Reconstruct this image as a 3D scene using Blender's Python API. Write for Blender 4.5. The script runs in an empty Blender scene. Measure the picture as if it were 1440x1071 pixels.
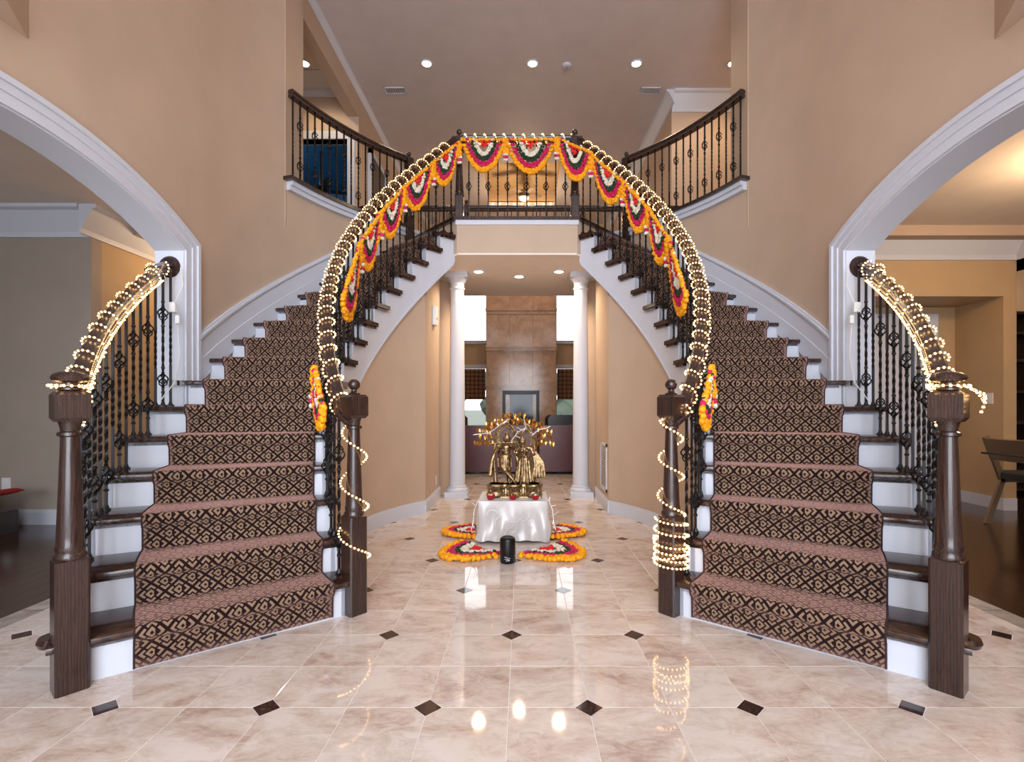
import bpy, bmesh, math, random
from mathutils import Vector, Matrix, Quaternion
random.seed(7)
PI = math.pi; R_ = math.radians
S = bpy.context.scene
COL = S.collection
# ------------------------------------------------------------------ camera, world, light
EYE = 1.14
cam = bpy.data.cameras.new('camera'); co = bpy.data.objects.new('camera', cam); COL.objects.link(co)
co.location = (0.05, 0, EYE); co.rotation_euler = (PI/2, 0, 0)
cam.sensor_width = 36; cam.lens = 36*715/1440; cam.clip_start = .05; cam.clip_end = 200
cam.shift_x = -13.6/1440; cam.shift_y = 34.5/1440
S.camera = co
S.view_settings.view_transform = 'Standard'; S.view_settings.look = 'None'
S.view_settings.gamma = 1; S.view_settings.use_curve_mapping = False
S.view_settings.exposure = 0.16
w = bpy.data.worlds.new('sky'); S.world = w; w.use_nodes = True
bg = w.node_tree.nodes['Background']; bg.inputs[0].default_value = (.93, .96, 1, 1); bg.inputs[1].default_value = 3.2
def area(name, loc, rot, sx, sy, power, colr):
    l = bpy.data.lights.new(name, 'AREA'); l.shape = 'RECTANGLE'; l.size = sx; l.size_y = sy
    l.energy = power; l.color = colr
    o = bpy.data.objects.new(name, l); COL.objects.link(o); o.location = loc; o.rotation_euler = rot
    return o
def point(name, loc, power, colr, rad=.06):
    l = bpy.data.lights.new(name, 'POINT'); l.energy = power; l.color = colr; l.shadow_soft_size = rad
    o = bpy.data.objects.new(name, l); COL.objects.link(o); o.location = loc; return o
def spot(name, loc, power, colr, ang=120, rad=.05):
    l = bpy.data.lights.new(name, 'SPOT'); l.energy = power; l.color = colr; l.spot_size = R_(ang); l.spot_blend = .6
    l.shadow_soft_size = rad
    o = bpy.data.objects.new(name, l); COL.objects.link(o); o.location = loc; return o
COOL = (.80, .88, 1.0); WARM = (1.0, .72, .46)
FRONT = -2.4
area('front_window_daylight', (0, FRONT+.12, 2.75), (PI/2, 0, 0), 3.6, 4.9, 330, COOL)
area('stool_room_daylight', (-4.9, FRONT+.12, 1.6), (PI/2, 0, 0), 2.2, 2.0, 60, COOL)
area('dining_room_daylight', (4.9, FRONT+.12, 1.6), (PI/2, 0, 0), 2.2, 2.0, 22, COOL)

# ------------------------------------------------------------------ materials
def mat(name, col, rough=.5, metal=0, spec=.5, **kw):
    m = bpy.data.materials.new(name); m.use_nodes = True
    b = m.node_tree.nodes['Principled BSDF']
    b.inputs['Base Color'].default_value = (*col, 1); b.inputs['Roughness'].default_value = rough
    b.inputs['Metallic'].default_value = metal; b.inputs['Specular IOR Level'].default_value = spec
    for k, v in kw.items(): b.inputs[k.replace('_', ' ')].default_value = v
    return m
class NT:
    def __init__(s, m): s.t = m.node_tree; s.b = s.t.nodes['Principled BSDF']
    def n(s, typ, **kw):
        x = s.t.nodes.new(typ)
        for k, v in kw.items(): setattr(x, k, v)
        return x
    def l(s, a, b): s.t.links.new(a, b)
    def m(s, op, a, b=0.0, c=None):
        x = s.n('ShaderNodeMath', operation=op)
        for i, v in enumerate((a, b, c)):
            if v is None: continue
            if isinstance(v, (int, float)): x.inputs[i].default_value = v
            else: s.l(v, x.inputs[i])
        return x.outputs[0]
    def ramp(s, fac, stops):
        r = s.n('ShaderNodeValToRGB'); e = r.color_ramp.elements
        while len(e) > 1: e.remove(e[-1])
        e[0].position = stops[0][0]; e[0].color = (*stops[0][1], 1)
        for p, c in stops[1:]:
            q = e.new(p); q.color = (*c, 1)
        s.l(fac, r.inputs[0]); return r.outputs[0]
    def noise(s, vec, scale, detail=4, rough=.55, dist=0):
        x = s.n('ShaderNodeTexNoise'); x.inputs['Scale'].default_value = scale; x.inputs['Detail'].default_value = detail
        x.inputs['Roughness'].default_value = rough; x.inputs['Distortion'].default_value = dist
        if vec is not None: s.l(vec, x.inputs['Vector'])
        return x
    def pos(s): return s.n('ShaderNodeNewGeometry').outputs['Position']
    def obj(s): return s.n('ShaderNodeTexCoord').outputs['Object']
    def mapping(s, vec, scale=(1, 1, 1), rot=(0, 0, 0)):
        x = s.n('ShaderNodeMapping'); x.inputs['Scale'].default_value = scale; x.inputs['Rotation'].default_value = rot
        s.l(vec, x.inputs['Vector']); return x.outputs[0]
    def bump(s, h, strength=.2, dist=.01):
        x = s.n('ShaderNodeBump'); x.inputs['Strength'].default_value = strength; x.inputs['Distance'].default_value = dist
        s.l(h, x.inputs['Height']); s.l(x.outputs[0], s.b.inputs['Normal'])
def paint(name, col, rough=.6, amt=.04):
    m = mat(name, col, rough, spec=.3); t = NT(m)
    n = t.noise(t.pos(), 3.0, 3)
    a = tuple(c*(1-amt) for c in col); b = tuple(min(1, c*(1+amt)) for c in col)
    t.l(t.ramp(n.outputs[0], [(.3, a), (.7, b)]), t.b.inputs['Base Color'])
    n2 = t.noise(t.pos(), 180, 2); t.bump(n2.outputs[0], .05, .002)
    return m
def wood(name, dark, light, rough=.3, scale=(14, 14, 1.6), world=False, coat=.3):
    m = mat(name, dark, rough, spec=.5); t = NT(m)
    v = t.mapping(t.pos() if world else t.obj(), scale)
    n = t.noise(v, 2.2, 6, .62, 1.6)
    wv = t.n('ShaderNodeTexWave'); wv.inputs['Scale'].default_value = 1.6; wv.inputs['Distortion'].default_value = 7
    wv.inputs['Detail'].default_value = 3; t.l(v, wv.inputs['Vector'])
    f = t.m('ADD', t.m('MULTIPLY', n.outputs[0], .8), t.m('MULTIPLY', wv.outputs['Fac'], .2))
    t.l(t.ramp(f, [(.3, dark), (.72, light)]), t.b.inputs['Base Color'])
    t.bump(f, .12, .004); t.b.inputs['Coat Weight'].default_value = coat; t.b.inputs['Coat Roughness'].default_value = .15
    return m
def marble(name, base, mid, vein, rough, scale=1.0, perobj=True):
    m = mat(name, base, rough, spec=.6); t = NT(m)
    p = t.pos()
    if perobj:
        oi = t.n('ShaderNodeObjectInfo')
        va = t.n('ShaderNodeVectorMath', operation='SCALE'); 
        cx = t.n('ShaderNodeCombineXYZ')
        r = t.m('MULTIPLY', oi.outputs['Random'], 37.0); t.l(r, cx.inputs[0]); t.l(t.m('MULTIPLY', r, 1.7), cx.inputs[1]); t.l(r, cx.inputs[2])
        ad = t.n('ShaderNodeVectorMath', operation='ADD'); t.l(p, ad.inputs[0]); t.l(cx.outputs[0], ad.inputs[1]); p = ad.outputs[0]
    pm = t.mapping(p, (scale, scale*1.7, scale), (0, 0, .5))
    n1 = t.noise(pm, 3.2, 8, .62, .8); n2 = t.noise(pm, 9, 6, .7, 2.2)
    f = t.m('ADD', t.m('MULTIPLY', n1.outputs[0], .65), t.m('MULTIPLY', n2.outputs[0], .35))
    t.l(t.ramp(f, [(.33, vein), (.45, mid), (.56, base), (.75, tuple(min(1, c*1.06) for c in base))]), t.b.inputs['Base Color'])
    return m
WALL = paint('tan_wall_paint', (.53, .395, .295))
WALLG = paint('greige_wall_paint', (.36, .30, .25))
WALLY = paint('ochre_wall_paint', (.52, .36, .20))
TEAL = paint('teal_wall_paint', (.016, .11, .24))
CEIL = paint('ceiling_paint', (.60, .53, .51))
CEILH = paint('hall_ceiling_paint', (.82, .73, .64))
WHITE = paint('white_trim_paint', (.61, .63, .70), .4, .01)
DWOOD = wood('dark_stained_oak', (.012, .006, .005), (.050, .023, .018), .26, (30, 30, 2.2))
TWOOD = wood('tread_oak', (.02, .009, .007), (.06, .026, .018), .16, (5, 5, 5))
PWOOD = wood('dark_plank_floor', (.022, .008, .005), (.055, .02, .011), .16, (9, .8, 1), True)
LWOOD = wood('bookcase_wood', (.02, .012, .008), (.05, .03, .02), .4)
IRON = mat('black_wrought_iron', (.014, .012, .013), .38, .6)
TILE = marble('beige_marble', (.70, .62, .565), (.59, .48, .415), (.41, .28, .215), .045)
DOT = marble('dark_emperador_marble', (.045, .02, .016), (.03, .014, .012), (.12, .06, .04), .06, 4)
GROUT = mat('pale_grout', (.86, .80, .78), .5)
FIREM = marble('tan_polished_marble', (.58, .36, .20), (.48, .28, .15), (.30, .17, .09), .16, 1.2)
LEATHER = mat('burgundy_leather', (.085, .024, .03), .38)
DLEATHER = mat('black_brown_leather', (.018, .011, .010), .35)
BLACK = mat('black_plastic', (.006, .006, .007), .3, spec=.35)
SCREEN = mat('dark_glass_screen', (.02, .03, .035), .1, spec=.35)
PLASTIC = mat('white_plastic', (.8, .8, .8), .35)
GRILLE = mat('vent_grey', (.35, .36, .40), .5)
STEEL = mat('champagne_metal', (.36, .27, .19), .35, .7)
CUSH = mat('dark_slate_fabric', (.03, .035, .037), .8)
REDF = mat('red_fabric', (.42, .008, .012), .7)
TABLEG = mat('glass_top', (.03, .035, .035), .03, spec=.8)
WIREW = mat('white_wire', (.75, .72, .7), .5)
SILVERT = mat('silver_twig', (.78, .76, .80), .3, .35)
BRASS = mat('antique_brass', (.36, .245, .125), .3, .95); _t = NT(BRASS)
_n = _t.noise(_t.obj(), 45, 4); _t.l(_t.ramp(_n.outputs[0], [(.35, (.12, .075, .035)), (.6, (.46, .32, .17))]), _t.b.inputs['Base Color'])
_t.bump(_t.noise(_t.obj(), 120, 3).outputs[0], .7, .004)
GOLD = mat('gilded_leaf', (.62, .33, .08), .25, .95)
SATIN = mat('ivory_satin', (.60, .57, .55), .33, .08, .5); NT(SATIN).b.inputs['Sheen Weight'].default_value = .4
GREEN = mat('lawn_green', (.085, .10, .075), .9)
FOL = mat('tree_green', (.07, .09, .065), .9)
def emit(name, col, s):
    m = mat(name, col, .5); b = m.node_tree.nodes['Principled BSDF']
    b.inputs['Emission Color'].default_value = (*col, 1); b.inputs['Emission Strength'].default_value = s
    return m
BULB = emit('warm_fairy_bulb', (1, .60, .24), 8)
LAMP = emit('downlight_lamp', (1, .82, .58), 16)
COVE = emit('cove_lamp', (1, .62, .25), 5)
CORD = mat('clear_amber_cord', (.30, .15, .06), .4)
def glass(name):
    m = bpy.data.materials.new(name); m.use_nodes = True; t = m.node_tree; t.nodes.remove(t.nodes['Principled BSDF'])
    o = t.nodes['Material Output']; tr = t.nodes.new('ShaderNodeBsdfTransparent'); g = t.nodes.new('ShaderNodeBsdfGlossy')
    g.inputs['Roughness'].default_value = .02; mx = t.nodes.new('ShaderNodeMixShader'); fr = t.nodes.new('ShaderNodeFresnel')
    t.links.new(fr.outputs[0], mx.inputs[0]); t.links.new(tr.outputs[0], mx.inputs[1]); t.links.new(g.outputs[0], mx.inputs[2])
    t.links.new(mx.outputs[0], o.inputs[0]); return m
GLASS = glass('window_glass')
def petal(name, a, b):
    m = mat(name, a, .65, spec=.3); t = NT(m); n = t.noise(t.pos(), 60, 3)
    t.l(t.ramp(n.outputs[0], [(.35, a), (.65, b)]), t.b.inputs['Base Color'])
    t.b.inputs['Subsurface Weight'].default_value = .0; return m
F_OR = petal('marigold_orange', (.80, .26, .004), (.95, .46, .01))
F_PK = petal('magenta_petals', (.45, .004, .06), (.66, .02, .13))
F_GR = petal('dark_green_leaves', (.010, .028, .012), (.03, .065, .025))
F_WH = petal('cream_petals', (.66, .58, .45), (.85, .80, .68))
F_RD = petal('red_petals', (.62, .01, .012), (.85, .03, .03))
def carpet():
    m = mat('lattice_carpet', (.2, .1, .06), .95, spec=.1); t = NT(m)
    uv = t.n('ShaderNodeTexCoord').outputs['UV']; sp = t.n('ShaderNodeSeparateXYZ'); t.l(uv, sp.inputs[0])
    K = 36.0
    p = t.m('MULTIPLY', t.m('ADD', sp.outputs[0], sp.outputs[1]), K); q = t.m('MULTIPLY', t.m('SUBTRACT', sp.outputs[0], sp.outputs[1]), K)
    p0 = t.m('ABSOLUTE', t.m('SUBTRACT', t.m('FLOORED_MODULO', p, 4.0), 2.0)); q0 = t.m('ABSOLUTE', t.m('SUBTRACT', t.m('FLOORED_MODULO', q, 4.0), 2.0))
    mx = t.m('MAXIMUM', p0, q0); mn = t.m('MINIMUM', p0, q0)
    def band(v, lo, hi): return t.m('MULTIPLY', t.m('GREATER_THAN', v, lo), t.m('LESS_THAN', v, hi))
    ring1 = t.m('MULTIPLY', band(mx, .28, .80), t.m('GREATER_THAN', t.m('ADD', t.m('FLOORED_MODULO', p, 4.0), t.m('FLOORED_MODULO', q, 4.0)), 3.2))
    ring2 = t.m('MULTIPLY', band(mx, 1.18, 1.68), t.m('GREATER_THAN', mn, .22))
    f = t.m('MAXIMUM', ring1, ring2)
    n = t.noise(uv, 420, 2); ff = t.m('MULTIPLY', f, t.m('ADD', .55, t.m('MULTIPLY', n.outputs[0], .8)))
    t.l(t.ramp(ff, [(.05, (.014, .006, .007)), (.85, (.27, .175, .115))]), t.b.inputs['Base Color'])
    t.bump(t.m('ADD', f, n.outputs[0]), .5, .004)
    t.b.inputs['Sheen Weight'].default_value = 1.0; t.b.inputs['Sheen Roughness'].default_value = .35
    t.b.inputs['Sheen Tint'].default_value = (.75, .42, .38, 1)
    return m
CARPET = carpet()
def plaid():
    m = mat('brown_plaid_fabric', (.2, .1, .05), .9); t = NT(m); sp = t.n('ShaderNodeSeparateXYZ'); t.l(t.pos(), sp.inputs[0])
    a = t.m('LESS_THAN', t.m('FRACT', t.m('MULTIPLY', sp.outputs[0], 9)), .35); b = t.m('LESS_THAN', t.m('FRACT', t.m('MULTIPLY', sp.outputs[2], 9)), .35)
    t.l(t.ramp(t.m('MULTIPLY', t.m('ADD', a, b), .5), [(0, (.24, .12, .055)), (.5, (.12, .055, .03)), (1, (.05, .02, .014))]), t.b.inputs['Base Color']); return m
PLAID = plaid()
VAL = mat('mauve_valance_fabric', (.16, .13, .15), .8)

# ------------------------------------------------------------------ builders
ORI = {}
def mesh(name, V, F, smooth=False, uv=None, weld=False):
    me = bpy.data.meshes.new(name); me.from_pydata([tuple(v) for v in V], [], F)
    if uv:
        L = me.uv_layers.new(name='UVMap')
        for lp in me.loops: L.data[lp.index].uv = uv[lp.vertex_index]
    b = bmesh.new(); b.from_mesh(me)
    if weld: bmesh.ops.remove_doubles(b, verts=b.verts, dist=1e-5)
    bmesh.ops.recalc_face_normals(b, faces=b.faces); b.to_mesh(me); b.free()
    if smooth:
        for p in me.polygons: p.use_smooth = True
        if smooth != 'all': me.set_sharp_from_angle(angle=R_(40))
    return me
def put(name, me, m, parent=None, loc=(0, 0, 0), **props):
    if m and not me.materials: me.materials.append(m)
    o = bpy.data.objects.new(name, me); COL.objects.link(o)
    loc = Vector(loc)
    if parent:
        o.parent = parent; o.location = loc - ORI[parent.name]
    else: o.location = loc
    ORI[o.name] = loc
    for k, v in props.items(): o[k] = v
    return o
def build(name, VF, m, parent=None, origin=None, smooth=False, **props):
    """VF in world coordinates; the object's origin goes to the given point or the base centre."""
    V, F = VF[:2]; V = [Vector(v) for v in V]
    if origin is None:
        lo = [min(v[i] for v in V) for i in range(3)]; hi = [max(v[i] for v in V) for i in range(3)]
        origin = Vector(((lo[0]+hi[0])/2, (lo[1]+hi[1])/2, lo[2]))
    origin = Vector(origin)
    me = mesh(name, [v-origin for v in V], F, smooth)
    return put(name, me, m, parent, origin, **props)
def thing(name, loc, label, cat, group=None):
    o = bpy.data.objects.new(name, None); COL.objects.link(o); o.location = loc; o.empty_display_size = .1
    ORI[o.name] = Vector(loc); o['label'] = label; o['category'] = cat
    if group: o['group'] = group
    return o
def tag(o, label, cat, group=None):
    o['label'] = label; o['category'] = cat
    if group: o['group'] = group
    return o
def struct(name, VF, m, smooth=False): return build(name, VF, m, None, None, smooth, kind='structure')
def join(*parts):
    V, F = [], []
    for v, f in parts:
        n = len(V); V += list(v); F += [tuple(i+n for i in q) for q in f]
    return V, F
def xf(VF, M): return [M @ Vector(v) for v in VF[0]], VF[1]
def box(x0, x1, y0, y1, z0, z1):
    V = [(x, y, z) for x in (x0, x1) for y in (y0, y1) for z in (z0, z1)]
    return V, [(0, 1, 3, 2), (4, 6, 7, 5), (0, 4, 5, 1), (2, 3, 7, 6), (0, 2, 6, 4), (1, 5, 7, 3)]
def cbox(cx, cy, z0, sx, sy, h, ch=.006, rz=0):
    """box with chamfered upright edges and top"""
    a, b = sx/2, sy/2; pr = [(-a+ch, -b), (a-ch, -b), (a, -b+ch), (a, b-ch), (a-ch, b), (-a+ch, b), (-a, b-ch), (-a, -b+ch)]
    k = 1-ch/max(a, b); V = [(x, y, z0) for x, y in pr]+[(x, y, z0+h-ch) for x, y in pr]+[(x*k, y*k, z0+h) for x, y in pr]
    F = [tuple(range(7, -1, -1)), tuple(range(16, 24))]
    for j in (0, 8):
        for i in range(8): F.append((j+i, j+(i+1) % 8, j+8+(i+1) % 8, j+8+i))
    return xf((V, F), Matrix.Translation((cx, cy, 0)) @ Matrix.Rotation(rz, 4, 'Z'))
def lathe(prof, n=20, c=(0, 0, 0)):
    V, F = [], []
    for r, z in prof:
        for i in range(n):
            a = 2*PI*i/n; V.append((c[0]+r*math.cos(a), c[1]+r*math.sin(a), c[2]+z))
    for j in range(len(prof)-1):
        for i in range(n): F.append((j*n+i, j*n+(i+1) % n, (j+1)*n+(i+1) % n, (j+1)*n+i))
    F.append(tuple(range(n-1, -1, -1))); F.append(tuple((len(prof)-1)*n+i for i in range(n)))
    return V, F
def prism(poly, z0, z1):
    n = len(poly); V = [(x, y, z0) for x, y in poly]+[(x, y, z1) for x, y in poly]
    return V, [tuple(range(n-1, -1, -1)), tuple(range(n, 2*n))]+[(i, (i+1) % n, n+(i+1) % n, n+i) for i in range(n)]
def frames(P, up=Vector((0, 0, 1))):
    out = []
    for i, p in enumerate(P):
        t = (P[min(i+1, len(P)-1)]-P[max(i-1, 0)]); t = t.normalized() if t.length > 1e-9 else Vector((0, 0, 1))
        s = t.cross(up); s = s.normalized() if s.length > 1e-4 else Vector((1, 0, 0))
        out.append((p, t, s, s.cross(t)))
    return out
def sweep(P, prof, closed_prof=True):
    """prof: (side, up) points; path with world up kept"""
    P = [Vector(p) for p in P]; V, F = [], []; n = len(prof)
    for p, t, s, u in frames(P): V += [p+s*a+u*b for a, b in prof]
    for j in range(len(P)-1):
        for i in range(n): F.append((j*n+i, j*n+(i+1) % n, (j+1)*n+(i+1) % n, (j+1)*n+i))
    F += [tuple(range(n-1, -1, -1)), tuple((len(P)-1)*n+i for i in range(n))]
    return V, F
def tube(P, r, n=6):
    P = [Vector(p) for p in P]; V, F = [], []
    rr = r if isinstance(r, (list, tuple)) else [r]*len(P)
    t0 = (P[1]-P[0]).normalized(); s = t0.orthogonal().normalized()
    for i, p in enumerate(P):
        t = (P[min(i+1, len(P)-1)]-P[max(i-1, 0)])
        t = t.normalized() if t.length > 1e-9 else t0
        s = (s-t*s.dot(t)); s = s.normalized() if s.length > 1e-6 else t.orthogonal().normalized(); u = t.cross(s)
        V += [p+(s*math.cos(2*PI*k/n)+u*math.sin(2*PI*k/n))*rr[i] for k in range(n)]
    for j in range(len(P)-1):
        for i in range(n): F.append((j*n+i, j*n+(i+1) % n, (j+1)*n+(i+1) % n, (j+1)*n+i))
    F += [tuple(range(n-1, -1, -1)), tuple((len(P)-1)*n+i for i in range(n))]
    return V, F
def ico(sub, jit=0, seed=0):
    b = bmesh.new(); bmesh.ops.create_icosphere(b, subdivisions=sub, radius=1)
    rr = random.Random(seed)
    V = [v.co*(1+rr.uniform(-jit, jit)) for v in b.verts]; F = [tuple(v.index for v in f.verts) for f in b.faces]; b.free()
    return V, F
ICO0 = ico(1); FLW = [ico(2, .2, i) for i in range(6)]
def scatter(pts, shapes):
    """pts: (pos, radius) list -> one joined mesh"""
    V, F = [], []
    for i, (p, r) in enumerate(pts):
        sv, sf = shapes[i % len(shapes)] if len(shapes) > 1 else shapes[0]
        n = len(V); q = Quaternion((random.uniform(-1, 1), random.uniform(-1, 1), random.uniform(-1, 1), random.uniform(-1, 1))).normalized() if len(shapes) > 1 else None
        for v in sv: V.append(Vector(p)+(q @ (v*r) if q else v*r))
        F += [tuple(k+n for k in f) for f in sf]
    return V, F
# stair plan: circle centre and polar coordinates for the left (s=-1) and right (s=1) flight
CX, CY, RISE = .763, 4.107, .189
def PP(R, phi, z, s): return Vector((s*(R*math.cos(R_(phi))-CX), CY+R*math.sin(R_(phi)), z))
def PHI(k): return -1.92+5.35*(k-8)
def NOSE(phi): return RISE*((phi+1.92)/5.35+8)
def arc(s, R0, R1, p0, p1, z0, z1, n=None):
    """solid between two radii, z0/z1 numbers or functions of phi"""
    n = n or max(1, int(abs(p1-p0)/2)); V, F = [], []
    g0 = z0 if callable(z0) else (lambda p: z0); g1 = z1 if callable(z1) else (lambda p: z1)
    for i in range(n+1):
        p = p0+(p1-p0)*i/n
        V += [PP(R0, p, g0(p), s), PP(R1, p, g0(p), s), PP(R1, p, g1(p), s), PP(R0, p, g1(p), s)]
    for i in range(n):
        for j in range(4): F.append((4*i+j, 4*i+(j+1) % 4, 4*i+4+(j+1) % 4, 4*i+4+j))
    F += [(0, 1, 2, 3), tuple(4*n+k for k in (3, 2, 1, 0))]
    return V, F
SIDE = {-1: 'left', 1: 'right'}
WHERE = {-1: 'by the red stool room', 1: 'by the dining room'}
CEILZ = 5.96; FL2 = RISE*17

# ------------------------------------------------------------------ floor
T = .3048; Y0 = 1.9206
slab = struct('floor', box(-7, 7, FRONT-.2, 13.8, -.12, -.0016), GROUT)
def tile_mesh(cx, cy):
    """square tile, one corner (cx,cy signs) clipped for the dark accent piece"""
    h = T/2-.0012; c = .0535; pts = []
    for sx, sy in ((-1, -1), (1, -1), (1, 1), (-1, 1)):
        if (sx, sy) == (cx, cy):
            a, b = (sx*(h-c), sy*h), (sx*h, sy*(h-c))
            pts += [a, b] if (sx*sy) < 0 and sx > 0 or (sx*sy) < 0 and sx < 0 else [b, a]
        else: pts.append((sx*h, sy*h))
    # keep the outline in angular order
    pts.sort(key=lambda p: math.atan2(p[1], p[0]))
    n = len(pts); k = 1-.0012/h
    V = [(x, y, -.012) for x, y in pts]+[(x, y, -.0008) for x, y in pts]+[(x*k, y*k, 0) for x, y in pts]
    F = [tuple(range(n-1, -1, -1)), tuple(range(2*n, 3*n))]
    for j in (0, n):
        for i in range(n): F.append((j+i, j+(i+1) % n, j+n+(i+1) % n, j+n+i))
    me = mesh('tile', V, F); me.materials.append(TILE); return me
TM = {(a, b): tile_mesh(a, b) for a in (-1, 1) for b in (-1, 1)}
c = .0515; dv = [(c, 0), (0, c), (-c, 0), (0, -c)]
DM = mesh('accent_tile', [(x, y, -.012) for x, y in dv]+[(x, y, 0) for x, y in dv], [(3, 2, 1, 0), (4, 5, 6, 7)]+[(i, (i+1) % 4, 4+(i+1) % 4, 4+i) for i in range(4)]); DM.materials.append(DOT)
def is_dot(i, j): return j % 2 == 0 and (i+j//2) % 2 == 1
def hidden(x, y):
    """tiles wholly under a flight, inside walls or outside the paved area"""
    if y > 6.3 or (abs(x) < 1.1 and y > 4.6): return False
    for s in (-1, 1):
        dx, dy = x+s*CX, y-CY
        if s*dx < 0: continue
        r = math.hypot(dx, dy); ph = math.degrees(math.atan2(dy, s*dx))
        if 2.42 < r < 3.0 and -34 < ph < 60: return True
        if r >= 3.0 and ph > -8: return True
    if abs(x) > 1.12 and 5.2 < y < 6.2: return True
    return False
tiles, dots = [], []
for j in range(-6, 26):
    for i in range(-9, 9):
        x, y = (i+.5)*T, Y0+(j+.5)*T
        if abs(x) > 2.6 or (abs(x) > 2.45 and y > 4) or hidden(x, y) or y > 8.9: continue
        for a in (-1, 1):
            for b in (-1, 1):
                ii, jj = i+(1 if a > 0 else 0), j+(1 if b > 0 else 0)
                if is_dot(ii, jj):
                    tiles.append((x, y, a, b))
                    if (ii, jj) not in dots: dots.append((ii, jj))
rank = sorted(tiles, key=lambda t: (0 if t[1] > 1.3 and abs(t[0]) < 1.03*t[1]+.3 else 1, t[1]))
for n, (x, y, a, b) in enumerate(rank):
    if n < 300: put('tile', TM[(a, b)], None, slab, (x, y, 0))
rest = rank[300:]
if rest:
    VF = join(*[xf(([v.co.copy() for v in TM[(a, b)].vertices], [tuple(p.vertices) for p in TM[(a, b)].polygons]), Matrix.Translation((x, y, 0))) for x, y, a, b in rest])
    build('outlying_tiles', VF, TILE, slab, kind='stuff')
for ii, jj in dots: put('accent_tile', DM, None, slab, (ii*T, Y0+jj*T, 0))
build('back_floor_paving', box(-2.7, 2.7, 8.95, 13.6, -.012, 0), TILE, slab)
for s in (-1, 1):
    for i in range(34):
        x = s*(2.61+.128*i+.064)
        if abs(x) > 6.95: continue
        build('plank', cbox(x, 2.75, -.012, .1265, 10.2, .012, .0012), PWOOD, slab)
    build('threshold', cbox(s*2.575, 1.0, -.012, .07, 6.6, .013, .002), TILE, slab)

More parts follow.
